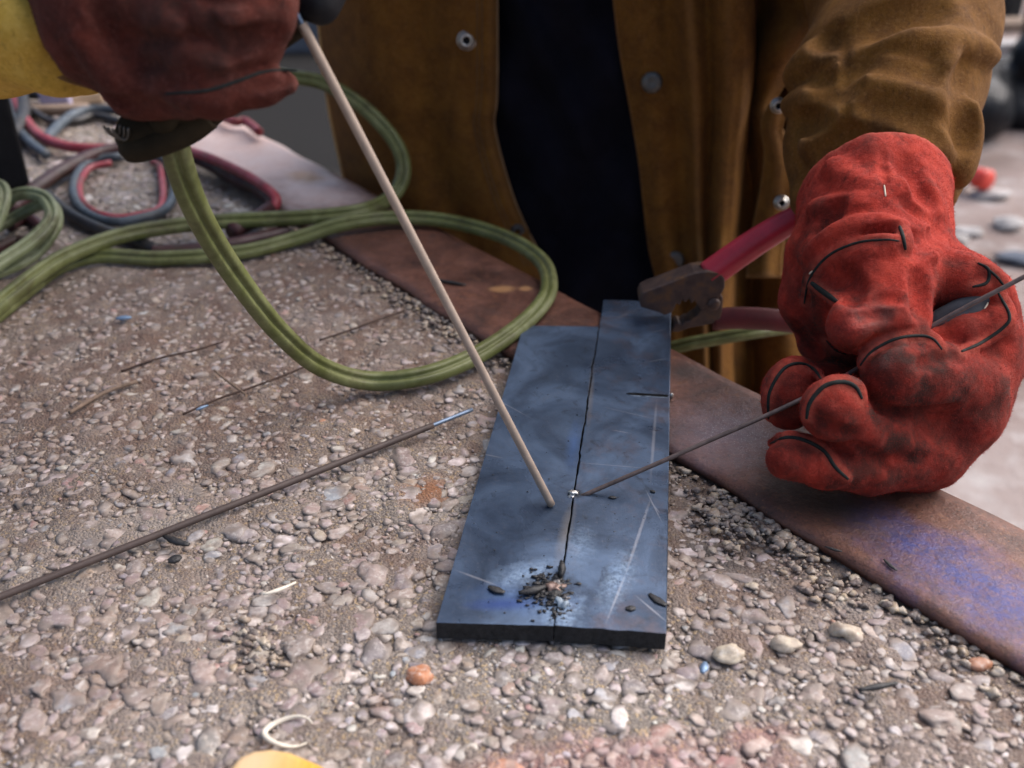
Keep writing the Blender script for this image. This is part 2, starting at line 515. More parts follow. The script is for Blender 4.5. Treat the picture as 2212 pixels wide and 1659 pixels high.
def make_plate(which):
    m = M('mill_scale_steel_' + which)
    n = m.noise(18, 6, .6, dist=.8)
    base = m.ramp(n, [(.25, (.026, .039, .064)), (.45, (.058, .086, .140)), (.62, (.10, .148, .235)), (.8, (.12, .15, .21))])
    base = m.mix(m.mr(m.noise(330, 5, .7), .56, .8, 0, .45), base, (.15, .15, .17))
    base = m.mix(m.mr(m.voro(140, out='Distance'), .12, .03, 0, .35), base, (.02, .022, .027))
    base = m.mix(m.mr(m.noise(70, 7, .75, dist=1.2), .55, .68, 0, .6), base, (.022, .026, .034))
    if which == 'right':
        base = m.mix(m.mr(m.noise(35, 5, .65), .50, .72, 0, .55), base, (.13, .088, .085))
    Z = .013
    heat = m.ma('MAXIMUM', m.blob(G(1130, 1290, Z), (.030, .013, 1), 0, .9, .35, 90), m.blob(G(1240, 960, Z), (.005, .03, 1), -.12, 1, .6, 130))
    base = m.mix(m.ma('MULTIPLY', heat, .5), base, (.07, .15, .36))
    deep = m.blob(G(1090, 1305, Z), (.020, .005, 1), .05, .8, .3, 120)
    base = m.mix(m.ma('MULTIPLY', deep, .7), base, (.03, .06, .22))
    straw = m.ma('MAXIMUM', m.blob(G(1222, 1150, Z), (.004, .030, 1), -.2, .9, .3, 90), m.blob(G(1276, 850, Z), (.0022, .05, 1), -.1, .9, .3, 90))
    base = m.mix(m.ma('MULTIPLY', straw, .28), base, (.36, .29, .20))
    ash = m.ma('MAXIMUM', m.blob(G(1135, 1240, Z), (.021, .012, 1), .5, .8, .95, 210), m.blob(G(1215, 1325, Z), (.012, .017, 1), -.3, .8, .95, 190))
    ash = m.ma('MAXIMUM', ash, m.blob(G(1335, 1255, Z), (.008, .026, 1), -.35, .9, .95, 150))
    ash = m.ma('MAXIMUM', ash, m.ma('MULTIPLY', m.blob(G(1250, 1180, Z), (.010, .02, 1), -.1, .8, .5, 300), .5))
    ash = m.ma('MULTIPLY', ash, m.mr(m.noise(420, 6, .8), .40, .58, .12, 1))
    base = m.mix(m.ma('MULTIPLY', ash, .68), base, m.mix(m.noise(120, 4, .7), (.16, .28, .48), (.42, .52, .62)))
    burn = m.ma('MAXIMUM', m.blob(G(1180, 1272, Z), (.019, .013, 1), 0, .8, .9, 240), m.blob(G(1242, 1068, Z), (.006, .005, 1), 0, .6, .5, 300))
    base = m.mix(m.ma('MULTIPLY', burn, .95), base, (.012, .012, .014))
    sc = None
    hair = m.mr(m.noise(1.0, 2, .5, vec=m.vm('MULTIPLY', m.pos(), (1500, 30, 100))), .68, .76, 0, .10)
    hair2 = m.mr(m.noise(1.0, 2, .5, vec=m.vm('MULTIPLY', m.pos(), (60, 1400, 100))), .70, .78, 0, .10)
    base = m.mix(m.ma('MAXIMUM', hair, hair2), base, (.22, .23, .26))
    L = [((1407, 1075), (1352, 1240), .0011), ((1352, 1240), (1310, 1345), .0008), ((1405, 1085), (1425, 1110), .0006), ((1395, 1060), (1430, 1130), .0005),
         ((1320, 930), (1365, 938), .0005), ((1040, 980), (1090, 990), .0006), ((985, 1232), (1075, 1265), .0009), ((1405, 720), (1440, 712), .0008),
         ((1390, 785), (1445, 775), .0006), ((1050, 850), (1150, 905), .0004), ((1375, 1290), (1440, 1345), .0007), ((1330, 690), (1370, 672), .0010),
         ((1418, 870), (1405, 1040), .0012), ((1240, 1000), (1420, 1015), .0003), ((1300, 880), (1430, 910), .0003)]
    for p, q, wd in L:
        v = m.line(G(*p, Z), G(*q, Z), wd); sc = v if sc is None else m.ma('MAXIMUM', sc, v)
    base = m.mix(m.ma('MULTIPLY', sc, .38), base, (.42, .42, .46))
    br = m.noise(1.0, 3, .6, vec=m.vm('MULTIPLY', m.pos(), (900, 60, 100)))
    r = m.mr(m.noise(11, 5, .6, dist=1.0), .35, .65, .22, .46)
    r = m.ma('ADD', r, m.ma('MULTIPLY', ash, .3), clamp=True)
    return m.set(base, r, .55, .5, m.bump(m.ma('ADD', m.ma('MULTIPLY', br, .4), m.noise(600, 4, .6)), .14, .0006))
PLATE_L = make_plate('left'); PLATE_R = make_plate('right')

def make_suede(name, lo, mid, hi, dirt_shade=(.055, .03, .024), fuzz=(.8, .35, .28), amt=.85, sheen=.35, blotch=.45, scuff=(.40, .085, .055)):
    m = M(name)
    n = m.noise(42, 6, .65, dist=.4)
    c = m.ramp(n, [(.28, lo), (.48, mid), (.72, hi)])
    c = m.mix(m.mr(m.noise(330, 5, .8), .50, .72, 0, .5), c, tuple(min(1, x * 1.3 + .035) for x in hi))
    c = m.mix(m.mr(m.noise(260, 6, .8, dist=.6), .47, .30, 0, .7), c, tuple(x * .4 for x in lo))
    geo = m.node('ShaderNodeNewGeometry').outputs['Pointiness']
    c = m.mix(m.mr(geo, .515, .60, 0, .55), c, tuple(min(1, x * 1.25 + .05) for x in hi))
    wv = m.attr('wear_shade', 'Fac')  # point attribute: dirty spots together with painted shade
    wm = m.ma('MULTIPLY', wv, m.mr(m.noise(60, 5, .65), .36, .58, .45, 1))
    c = m.mix(m.ma('MULTIPLY', wm, amt), c, dirt_shade)
    c = m.mix(m.ma('MULTIPLY', m.mr(m.noise(34, 6, .7, dist=.8), .54, .66), m.mr(wv, 0, 1, blotch, blotch + .35)), c, tuple(x * .35 for x in dirt_shade))
    c = m.mix(m.ma('MULTIPLY', m.attr('scuff', 'Fac'), m.mr(m.noise(240, 5, .75), .35, .6, .25, .85)), c, scuff)
    h = m.ma('ADD', m.ma('MULTIPLY', m.noise(150, 6, .7), .7), m.ma('MULTIPLY', m.noise(1100, 4, .7), .5))
    return m.set(c, m.ma('SUBTRACT', .92, m.ma('MULTIPLY', m.attr('shine', 'Fac'), .55)), 0, .3, m.bump(h, .8, .0016), sheen=(sheen, fuzz))
SUEDE = make_suede('red_suede', (.12, .008, .004), (.275, .017, .008), (.40, .034, .016), dirt_shade=(.030, .008, .005), fuzz=(.7, .25, .18), amt=.95, sheen=.04)
SUEDE_SHADED = make_suede('shaded_red_suede', (.034, .0060, .0030), (.060, .0092, .0042), (.10, .016, .0075), sheen=.0)  # same red suede with the glove's shade put into the colour
JACKET = make_suede('brown_split_leather', (.078, .030, .0032), (.126, .050, .0054), (.175, .076, .009), dirt_shade=(.02, .009, .005), fuzz=(.4, .25, .1), sheen=.0, blotch=.08)
JACKET_Y = make_suede('yellow_split_leather', (.40, .24, .035), (.52, .32, .05), (.58, .38, .085), dirt_shade=(.10, .06, .02), fuzz=(.8, .6, .3), sheen=.0, blotch=.1)
NAP = simple('suede_fibre', (.36, .030, .018), .9, 0, .2)
NAP_SHADED = simple('shaded_suede_fibre', (.08, .018, .012), .9, 0, .2)  # fibres of the shaded glove, darkened in colour to match
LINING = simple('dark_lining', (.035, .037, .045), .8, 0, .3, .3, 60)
PIPING = simple('dark_welt', (.014, .017, .016), .75, 0, .15, .4, 200)
THREAD = simple('pale_thread', (.55, .47, .36), .8)
SHIRT = simple('navy_cotton', (.0055, .0055, .010), .95, 0, .1, .3, 30, .3, 900, .0008)
TROUSER = simple('black_cotton', (.014, .014, .017), .9, 0, .2)
SKIN = simple('skin', (.42, .27, .20), .55)
def make_cable(name, a, b, worn):
    m = M(name)
    c = m.mix(m.mr(m.noise(30, 5, .6), .3, .7), a, b)
    c = m.mix(m.mr(m.noise(38, 6, .7, dist=.5), .42, .72, 0, .65), c, worn)
    c = m.mix(m.mr(m.noise(24, 7, .78), .48, .68, 0, .75), c, (.040, .030, .014))
    return m.set(c, m.mr(m.noise(70, 4, .6), .3, .7, .40, .62), 0, .45, m.bump(m.noise(260, 5, .65), .2, .0006))
CABLE = make_cable('green_rubber', (.066, .074, .018), (.112, .126, .038), (.21, .222, .105))
CABLE_PALE = make_cable('dusty_green_rubber', (.12, .14, .06), (.19, .215, .115), (.30, .32, .21))
HOSE_RED = make_cable('red_rubber', (.24, .020, .035), (.32, .04, .055), (.38, .13, .14))
HOSE_DARK = make_cable('maroon_rubber', (.022, .006, .008), (.045, .010, .013), (.075, .024, .026))
HOSE_BLUE = make_cable('blue_grey_rubber', (.030, .042, .058), (.060, .080, .105), (.13, .155, .18))
HOSE_BLACK = make_cable('black_rubber', (.014, .014, .017), (.025, .025, .03), (.05, .045, .045))
ROD = simple('flux_coating', (.30, .235, .19), .75, 0, .3, .12, 120, .25, 500, .0004)
ROD_DARK = simple('brown_flux_coating', (.062, .043, .038), .6, 0, .4, .25, 60, .2, 500, .0004)
WIRE = simple('bare_steel_core', (.15, .20, .28), .5, .7, .5, .2, 90)
FILLER = simple('oxidised_wire', (.115, .083, .075), .55, .3, .5, .35, 160, .3, 700, .0004)
CHAR = simple('charred_slag', (.018, .017, .018), .55, 0, .5, .5, 200, .5, 600, .001)
BRIGHT = simple('fresh_weld', (.62, .60, .58), .28, .9, .5, .4, 500, .5, 900, .0006)
BLACK = simple('black_bakelite', (.007, .007, .009), .6, 0, .2, .3, 70)
HOLDER = simple('worn_holder_grip', (.022, .016, .009), .8, 0, .12, .35, 60, .4, 300, .001)
STEEL = simple('plated_steel', (.55, .53, .50), .3, .9, .5, .3, 200)
SNAP_DARK = simple('tarnished_brass', (.10, .095, .09), .45, .7, .5, .3, 300)
GRIP = simple('pink_red_vinyl', (.36, .016, .036), .42, 0, .5, .2, 50)
GRIP_DULL = simple('dusty_red_vinyl', (.085, .006, .010), .6, 0, .4, .3, 60)
def make_jaw():
    m = M('rusted_clamp_steel')
    c = m.ramp(m.noise(90, 6, .65), [(.3, (.035, .022, .020)), (.5, (.070, .045, .040)), (.66, (.12, .062, .030)), (.8, (.20, .12, .06))])
    o = m.blob(PY(1530, 660, .86), (.025, .06, .02), 0, .7, .5, 90)
    c = m.mix(m.ma('MULTIPLY', o, .5), c, (.17, .095, .035))
    return m.set(c, .55, .4, .5, m.bump(m.noise(300, 5, .7), .35, .001))
JAW = make_jaw()
GROUND_L = None
def make_ground():
    m = M('yard_concrete')
    n = m.noise(1.6, 6, .6)
    c = m.ramp(n, [(.3, (.13, .098, .086)), (.5, (.25, .195, .178)), (.7, (.34, .29, .275))])
    c = m.mix(m.mr(m.noise(9, 5, .7), .5, .72, 0, .6), c, (.46, .44, .43))
    c = m.mix(m.mr(m.noise(5, 4, .6), .58, .70, 0, .5), c, (.20, .14, .11))
    as_ = m.blob((-2.2, 4.6, -.75), (2.6, 3.0, 4), .2, .3, .12, 2)
    c = m.mix(as_, c, m.mix(m.noise(40, 5, .7), (.010, .010, .010), (.024, .022, .021)))
    return m.set(c, .9, 0, .12, m.bump(m.noise(60, 6, .7), .5, .01))
GROUND = make_ground()
TARP = simple('black_plastic', (.006, .007, .010), .45, 0, .25, .3, 12, .6, 25, .02)
BLUE_PAINT = simple('blue_enamel', (.015, .05, .16), .4)
GREEN_PAINT = simple('green_enamel', (.10, .42, .04), .4)
LAVENDER = simple('lavender_plastic', (.36, .33, .47), .6)
WOOD = simple('pale_wood', (.36, .27, .19), .75, 0, .3, .3, 30)
YWOOD = M('yellow_painted_wood')
_yn = YWOOD.noise(1.0, 4, .6, vec=YWOOD.vm('MULTIPLY', YWOOD.pos(), (300, 40, 100)))
YWOOD = YWOOD.set(YWOOD.mix(YWOOD.blob(G(540, 1645, .016), (.022, .02, 1), 0, .9, .3, 40), YWOOD.mix(YWOOD.mr(_yn, .35, .65), (.55, .29, .03), (.64, .39, .07)), (.60, .42, .24)), .6, 0, .4, YWOOD.bump(_yn, .2, .001))
PALEWOOD = simple('bare_sawn_wood', (.66, .50, .33), .8, 0, .3, .15, 90)
CLEAR = simple('milky_plastic', (.62, .66, .72), .35, 0, .5, .1)
REDCAP = simple('red_plastic', (.62, .05, .03), .4)
KERB = simple('blue_grey_stone', (.07, .085, .115), .8, 0, .3, .2, 6)
STONE = simple('pale_rubble', (.36, .34, .33), .8, 0, .3, .3, 20)
PLANK = simple('weathered_plank', (.22, .16, .12), .8, 0, .3, .3, 14)
SHELL = simple('shell', (.68, .62, .52), .5, 0, .4, .2, 200)
TWIG = simple('dry_twig', (.17, .12, .09), .8, 0, .3, .4, 200)
RWIRE = simple('rusty_wire', (.05, .028, .022), .75, .2, .4, .4, 200)
BLUECHIP = simple('blue_scale', (.16, .24, .36), .4, .4)

# ------------------------------------------------------------------ setting: slab with its pebbles, lower yard
YARD = -.75
T_EDGE = .545                                   # slab ends just under the flat bar
def build_slab():
    fs = np.arange(-2.05, .06, .0042); ft = np.arange(-.16, T_EDGE, .0042)
    S = np.r_[np.arange(-5, -2.05, .12), fs, np.arange(.10, 1.2, .12)]
    T = np.r_[np.arange(-1.5, -.16, .1), ft, [T_EDGE]]
    ss, tt = np.meshgrid(S, T, indexing='ij')
    X = BD[0] * ss + BN[0] * tt; Y = BD[1] * ss + BN[1] * tt
    P = np.stack([X, Y, np.zeros_like(X)], -1)
    fine = ((ss > -2.05) & (ss < .06) & (tt > -.16) & (tt < T_EDGE - .012)).astype(float)
    Z = WaveNoise(1, 9)(P) * .0011 + WaveNoise(2, 35)(P) * .0009 + WaveNoise(3, 80)(P) * .0007
    P[..., 2] = Z * fine - .0012
    n, k = ss.shape
    V = P.reshape(-1, 3); idx = np.arange(n * k).reshape(n, k)
    q = np.stack([idx[:-1, :-1], idx[1:, :-1], idx[1:, 1:], idx[:-1, 1:]], -1).reshape(-1, 4)
    # skirt
    ring = np.r_[idx[:, 0], idx[-1, 1:], idx[-2::-1, -1], idx[0, -2:0:-1]]
    low = V[ring].copy(); low[:, 2] = -.16
    b0 = len(V); V = np.vstack([V, low]); m_ = len(ring)
    r2 = np.roll(ring, -1); l = b0 + np.arange(m_); l2 = np.roll(l, -1)
    q = np.vstack([q, np.stack([ring, l, l2, r2], -1)])
    o = obj('concrete_slab', V, q, CEMENT, None, True, (0, 0, 0))
    tag(o, 'brown grey exposed aggregate concrete slab the steel and cables lie on', None, None, 'structure')
    o['category'] = 'slab'
    bm = bmesh.new(); bm.from_mesh(o.data); bmesh.ops.recalc_face_normals(bm, faces=bm.faces); bm.to_mesh(o.data); bm.free()
    return o
SLAB = build_slab()
del SLAB['category']
slab_wave = (WaveNoise(1, 9), WaveNoise(2, 35), WaveNoise(3, 90))
def slab_z(x, y):
    p = np.array([[x, y, 0.0]])
    return float(slab_wave[0](p)[0] * .0011 + slab_wave[1](p)[0] * .0004) - .0010

def ico(sub):
    bm = bmesh.new(); bmesh.ops.create_icosphere(bm, subdivisions=sub, radius=1)
    V = np.array([v.co[:] for v in bm.verts]); Fc = np.array([[v.index for v in f.verts] for f in bm.faces]); bm.free()
    return V, Fc
IV1, IF1 = ico(2); IV0, IF0 = ico(1)             # 42 and 12 corner points... (Blender counts from 1)
IV2, IF2 = ico(3)
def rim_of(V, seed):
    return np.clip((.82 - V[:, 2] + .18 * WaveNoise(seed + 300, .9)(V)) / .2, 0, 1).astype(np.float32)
def rock(V, seed, amp=.20, fr=.62, flush=0):
    r = V * (1 + amp * WaveNoise(seed, fr)(V)[:, None] + amp * .35 * WaveNoise(seed + 500, 1.3)(V)[:, None])
    r *= np.array([1.0, random.uniform(.66, .95), random.uniform(.5, .75)])
    if flush:                                        # worn top
        z = r[:, 2]; r[:, 2] = np.where(z > flush, flush + (z - flush) * .22, z)
    return r
TINTS = [((.40, .335, .325), 28), ((.41, .34, .29), 20), ((.62, .56, .525), 20), ((.29, .25, .245), 14), ((.36, .28, .26), 12), ((.23, .205, .205), 5), ((.37, .28, .22), 6), ((.44, .26, .23), 2), ((.37, .375, .40), 6), ((.50, .22, .12), .25)]
def tint():
    c = random.choices([t[0] for t in TINTS], [t[1] for t in TINTS])[0]; f = random.uniform(.8, 1.2)
    return tuple(min(.8, x * f * random.uniform(.95, 1.05)) for x in c)

# footprints on the slab, in photo units
PL = [(942, 1345), (1130, 705), (1450, 690), (1440, 1372)]
def in_poly(p, poly):
    x, y = p; c = False; j = len(poly) - 1
    for i in range(len(poly)):
        xi, yi = poly[i]; xj, yj = poly[j]
        if (yi > y) != (yj > y) and x < (xj - xi) * (y - yi) / (yj - yi) + xi: c = not c
        j = i
    return c
PLW = [tuple(G(*p)[:2]) for p in PL]
def scatter():
    cell = .012; grid = {}; out = []
    def ok(x, y, r):
        ci, cj = int(x // cell), int(y // cell)
        for i in range(ci - 2, ci + 3):
            for j in range(cj - 2, cj + 3):
                for (a, b, c) in grid.get((i, j), ()):
                    if (a - x) ** 2 + (b - y) ** 2 < (.60 * (c + r)) ** 2: return False
        return True
    big = [(1597, 1237, .0118), (642, 1397, .0108), (1475, 1470, .0085), (870, 985, .0125), (1000, 1130, .010), (900, 1105, .008), (330, 1110, .010), (250, 1150, .009),
           (880, 1010, .008), (560, 1010, .010), (1590, 1535, .0085), (1420, 1600, .010), (1330, 1555, .008), (860, 1255, .010), (330, 1290, .009), (560, 1420, .011),
           (690, 1480, .010), (1545, 1260, .010), (1640, 1600, .0105), (1250, 1380, .009), (1180, 1320, .01), (230, 1430, .010), (430, 1460, .010), (120, 1340, .010), (720, 1070, .010)]
    for x, y, r in big:
        p = G(x, y)
        grid.setdefault((int(p[0] // cell), int(p[1] // cell)), []).append((p[0], p[1], r)); out.append((p[0], p[1], r))
    plan = [(.0090, .0112, 300), (.0066, .0090, 2000), (.0045, .0066, 10500), (.0030, .0045, 36000), (.0019, .0030, 50000), (.0009, .0019, 42000)]
    for lo, hi, n in plan:
        for _ in range(n):
            s = random.uniform(-1.8, .25); t = random.uniform(-.30, .455)
            x = BD[0] * s + BN[0] * t; y = BD[1] * s + BN[1] * t
            px, py, d = project((x, y, 0))
            if d < .2 or px < -600 or px > 2800 or py > 2300 or py < 120: continue
            if (px < -90 or px > 2300 or py > 1760) and hi < .0045: continue
            if d > 1.15 and hi < .0045: continue
            if d > .95 and hi < .0031: continue
            if d > .78 and hi < .002: continue
            r = random.uniform(lo, hi)
            if in_poly((x, y), PLW): continue
            if t > .435: continue
            # fewer stones show where the brown film is thick
            if 0 < px < 1050 and 560 < py < 980 and (hi > .0066 or random.random() < .6): continue
            if px < 520 and 980 < py < 1250 and random.random() < .4: continue
            if 1460 < px and 1000 < py and hi > .0045 and random.random() < .55: continue
            if not ok(x, y, r): continue
            grid.setdefault((int(x // cell), int(y // cell)), []).append((x, y, r)); out.append((x, y, r))
    return out
PEB = scatter()
def pebble_frame(r):
    rx = random.uniform(-.14, .14); ry = random.uniform(-.14, .14); rz = random.uniform(0, 6.28)
    return Matrix.Rotation(rz, 3, 'Z') @ Matrix.Rotation(rx, 3, 'X') @ Matrix.Rotation(ry, 3, 'Y')
def build_pebbles():
    vis = []
    for (x, y, r) in PEB:
        px, py, d = project((x, y, 0))
        inside = -5 < px < 2217 and 0 < py < 1664
        vis.append(r / d if inside else 0)
    order = np.argsort(-np.array(vis))
    shapes = [rock(IV1, 40 + i, flush=.34) for i in range(24)]; shapes2 = [rock(IV2, 70 + i, flush=.34) * (1 + .035 * WaveNoise(170 + i, 2.0)(IV2)[:, None]) for i in range(18)]
    meshes = []
    for i, Vs in enumerate(shapes2):
        me = bpy.data.meshes.new('pebble'); me.from_pydata([tuple(v) for v in Vs], [], [tuple(int(k) for k in f) for f in IF2])
        me.polygons.foreach_set('use_smooth', np.ones(len(me.polygons), bool)); me.materials.append(PEBBLE); meshes.append(me)
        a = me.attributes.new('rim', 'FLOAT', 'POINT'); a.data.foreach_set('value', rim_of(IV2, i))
    for i in order[:300]:
        x, y, r = PEB[i]
        o = bpy.data.objects.new('pebble', random.choice(meshes)); COL.objects.link(o)
        o.parent = SLAB
        o.location = (x, y, slab_z(x, y) + r * random.uniform(-.36, -.24))
        o.rotation_euler = pebble_frame(r).to_euler(); o.scale = (r * 1.08, r * 1.08, r)
        o.color = (*tint(), 1)
    VV, FF, CC, RR = [], [], [], []; b = 0
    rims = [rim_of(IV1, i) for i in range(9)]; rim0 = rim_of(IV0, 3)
    for i in order[300:]:
        x, y, r = PEB[i]
        if r < .0024: V0, F0 = rock(IV0, int(i) % 9 + 5, .2), IF0
        else: V0, F0 = random.choice(shapes), IF1
        R = np.array(pebble_frame(r))
        V = (V0 * r * np.array([1.08, 1.08, 1.0])) @ R.T + np.array([x, y, slab_z(x, y) + r * random.uniform(-.40, -.20)])
        VV.append(V); FF.append(F0 + b); b += len(V); CC.append(np.tile((*tint(), 1), (len(V), 1)))
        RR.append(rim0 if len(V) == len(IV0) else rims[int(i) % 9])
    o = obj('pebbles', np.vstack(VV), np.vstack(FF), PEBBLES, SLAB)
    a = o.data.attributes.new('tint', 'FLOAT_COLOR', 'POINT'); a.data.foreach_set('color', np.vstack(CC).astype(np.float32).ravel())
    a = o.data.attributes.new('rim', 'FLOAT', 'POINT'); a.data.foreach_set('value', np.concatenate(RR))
    tag(o, kind='stuff')
build_pebbles()

def build_yard():
    xs = np.r_[-120, -40, -12, np.linspace(-6, 6, 60), 12, 40, 120]; ys = np.r_[-60, -15, -4, np.linspace(-1, 9, 60), 14, 40, 150]
    xx, yy = np.meshgrid(xs, ys, indexing='ij')
    P = np.stack([xx, yy, np.full_like(xx, YARD)], -1)
    P[..., 2] += np.where((abs(xx) < 6) & (yy > -1) & (yy < 9), WaveNoise(9, .8)(P) * .006, 0)
    n, k = xx.shape; idx = np.arange(n * k).reshape(n, k)
    q = np.stack([idx[:-1, :-1], idx[1:, :-1], idx[1:, 1:], idx[:-1, 1:]], -1).reshape(-1, 4)
    o = obj('ground', P.reshape(-1, 3), q, GROUND, None, True, (0, 0, YARD))
    tag(o, 'pale dusty yard ground below the slab', None, None, 'structure')
    # the slab stands on a block base
    c = ST(-1.9, -.48, 0); V, Fc = box((c[0], c[1], (YARD - .16) / 2 - .003), np.array([*BD, 0]) * 2.9, np.array([*BN, 0]) * .93, (0, 0, (-.17 - YARD) / 2 + .004))
    o = obj('slab_base', V, Fc, CEMENT, None, False); tag(o, 'concrete base carrying the aggregate slab', None, None, 'structure')
build_yard()

# ------------------------------------------------------------------ flat bar along the slab's edge
def build_bar():
    top = .0075; bot = .0008
    near = [(-2.15 + i * .02) for i in range(0, 116)]
    s0, s1 = -1.40, .30
    sv = np.linspace(s0, s1, 140); tn = .447 + .010 * np.clip((-.7 - sv) / .7, 0, 1) + WaveNoise(31, 12)(np.stack([sv, sv * 0, sv * 0], -1)) * .0009
    tf = .556 + .006 * np.clip((-.7 - sv) / .7, 0, 1) + WaveNoise(32, 9)(np.stack([sv, sv * 0, sv * 0], -1)) * .0007
    V = []; Fc = []; ntop = 12
    n = len(sv)
    for i in range(n):
        row = []
        wz = 0
        for j in range(ntop):
            f = j / (ntop - 1); t = tn[i] * (1 - f) + tf[i] * f
            e = min(f, 1 - f) * (tf[i] - tn[i])
            z = top - .0016 * max(0, 1 - e / .004) ** 2 + .0003 * math.sin(sv[i] * 21 + j)
            skew = (.035 * f if i == 0 else 0) + (.006 * math.sin(j * 2.1) if i == 0 else 0)
            V.append(ST(sv[i] + skew, t, z))
        for t in (tf[i], tn[i]): V.append(ST(sv[i], t, bot))
    k = ntop + 2
    for i in range(n - 1):
        for j in range(k):
            j2 = (j + 1) % k
            Fc.append((i * k + j, (i + 1) * k + j, (i + 1) * k + j2, i * k + j2))
    Fc.append(tuple(range(k))); Fc.append(tuple(range((n - 1) * k, n * k))[::-1])
    o = fixn(obj('steel_flat_bar', V, Fc, BAR))
    tag(o, 'long rusty flat steel bar with blue and dark patches along the slab edge', 'steel bar')
build_bar()

# ------------------------------------------------------------------ the two plates tacked together
PZ0, PZ1 = .0016, .0130
DULL_BEAD = simple('dull_weld_bead', (.16, .15, .15), .45, .6, .4, .5, 400, .5, 900, .0006)
CUT_EDGE_SHADE = simple('shaded_cut_edge', (.020, .021, .024), .7, .2, .3, .5, 260, .6, 500, .0012)  # cut-edge colour, darkened further to paint in shade on the plate sides
def build_plates():
    root = thing('steel_workpiece', G(1200, 1345, 0), 'two dark blue grey steel plates tacked side by side, the right one longer', 'steel plate')
    T = PZ1 - PZ0
    def wob(p, a, seed): return np.asarray(p) + np.array([0, 0, 0])
    def edge(p, q, n, amp, seed, side):
        r = np.random.default_rng(seed); p = G(*p, PZ1); q = G(*q, PZ1)
        nn = np.array([q[1] - p[1], p[0] - q[0], 0]); nn /= np.linalg.norm(nn)
        j = 0; out = []
        for i in range(n):
            j = (j if r.random() < .45 else .6 * j + r.normal() * amp)
            f = i / (n - 1)
            out.append(p * (1 - f) + q * f + nn * (j * math.sin(math.pi * f) ** .4 + side))
        return out
    seam = edge((1196, 1352), (1294, 700), 90, .00028, 3, 0)
    sv = np.array(seam)
    gapw = [.0003 + .0007 * max(0, math.sin(2.2 * i / 89 + .55)) ** 1.2 * random.choice([.3, .6, 1.0, 1.2]) for i in range(90)]
    gapw[0] = .0001
    lft = [p + np.array([-g * .5, 0, 0]) for p, g in zip(seam, gapw)]
    rgt = [p + np.array([g * .5 + .0002, 0, 0]) for p, g in zip(seam, gapw)]
    fl = edge((942, 1345), (1196, 1352), 24, .00016, 5, 0); fr = edge((1197, 1352), (1440, 1370), 24, .00022, 6, 0)
    left_poly = lft + edge((1292, 705), (1130, 703), 10, .0002, 7, 0) + edge((1130, 703), (942, 1345), 30, .00010, 8, 0)[1:] + fl[1:-1]
    top_r = edge((1303, 648), (1450, 652), 14, .0004, 9, 0)
    right_poly = rgt + [rgt[-1] * .5 + top_r[0] * .5 + np.array([.0004, 0, 0])] + top_r + edge((1450, 652), (1440, 1370), 40, .00005, 10, 0)[1:] + fr[::-1][1:-1]
    for nm, poly, m, th in (('plate', left_poly, PLATE_L, T), ('plate', right_poly, PLATE_R, T + .0006)):
        P = np.array(poly)
        if m is PLATE_R: P = P + np.array([0, 0, .0006])
        V, Fc = extrude_poly(P, (0, 0, -th))
        o = fixn(obj(nm, V, Fc, m, root, False)); bevel(o, .0007, 2, 50)
        o.data.materials.append(CUT_EDGE_SHADE)
        for p_ in o.data.polygons:
            if abs(p_.normal.z) < .5: p_.material_index = 1
        o['label'] = 'left steel plate with blue heat tint at its front' if m is PLATE_L else 'longer right steel plate with scratches and a saw cut'
    # saw cut: a bright groove across the right plate
    a, b = G(1352, 851, PZ1 + .0006), G(1443, 856, PZ1 + .0006)
    x = (b - a); L = np.linalg.norm(x); x /= L; y = np.array([-x[1], x[0], 0])
    V, Fc = [], []
    N = 14
    for i in range(N):
        f = i / (N - 1); c = a + (b - a) * f
        wd = .0021 * (1 if f > .12 else f / .12 + .15)
        for t, z in ((-1.2, .0001), (-.9, .00045), (-.7, .00012), (.7, .00012), (.9, .00035), (1.2, .0001)):
            V.append(c + y * wd * t * (1 + .1 * random.uniform(-1, 1)) + np.array([0, 0, z * random.uniform(.7, 1.3)]))
    for i in range(N - 1):
        for j in range(5): Fc.append((i * 6 + j, (i + 1) * 6 + j, (i + 1) * 6 + j + 1, i * 6 + j + 1))
    mm = M('saw_kerf'); nz = mm.noise(900, 3, .6)
    KERF = mm.set(mm.mix(mm.mr(nz, .50, .60), (.006, .007, .008), (.32, .38, .46)), .4, .6)
    KERF = simple('saw_slit', (.004, .004, .005), .8, 0, .1)
    o = obj('saw_cut', V, Fc, KERF, root, False); o.data.materials.append(simple('sawn_lip', (.10, .13, .17), .5, .4, .5, .6, 500))
    for i_, p_ in enumerate(o.data.polygons): p_.material_index = 0 if i_ % 5 in (1, 2, 3) else 1
    # burr at the plate's edge
    V, Fc = lathe(G(1450, 862, PZ1 - .004), (0, 0, 1), [(0, .0008), (.002, .0016), (.004, .0013), (.0052, .0004)], 8)
    obj('burr', V, Fc, STEEL, root)
    def lump(name, px, r, h, m, seed, z=PZ1, amp=.3):
        c = G(*px, z); V = IV2 * np.array([r, r * .8, h]); V = V * (1 + amp * WaveNoise(seed, .9)(IV2)[:, None])
        return obj(name, V + c, IF2, m, root)
    lump('tack_weld', (1240, 1068), .0034, .0022, BRIGHT, 91)
    lump('tack_weld', (1200, 1272), .0048, .0026, simple('brown_slag', (.17, .11, .09), .35, .2, .6, .4, 300), 92)
    for q in range(6): lump('weld_bead', (1206 - q * 2.2 + random.uniform(-1, 1), 1250 + q * 8), .0040 - .0002 * abs(q - 3), .0019, DULL_BEAD if q in (1, 2) else CHAR, 120 + q, amp=.22)
    lump('weld_spatter', (1214, 1310), .0036, .0026, simple('grey_spatter', (.26, .31, .36), .6, .2, .3, .5, 400), 93, amp=.5)
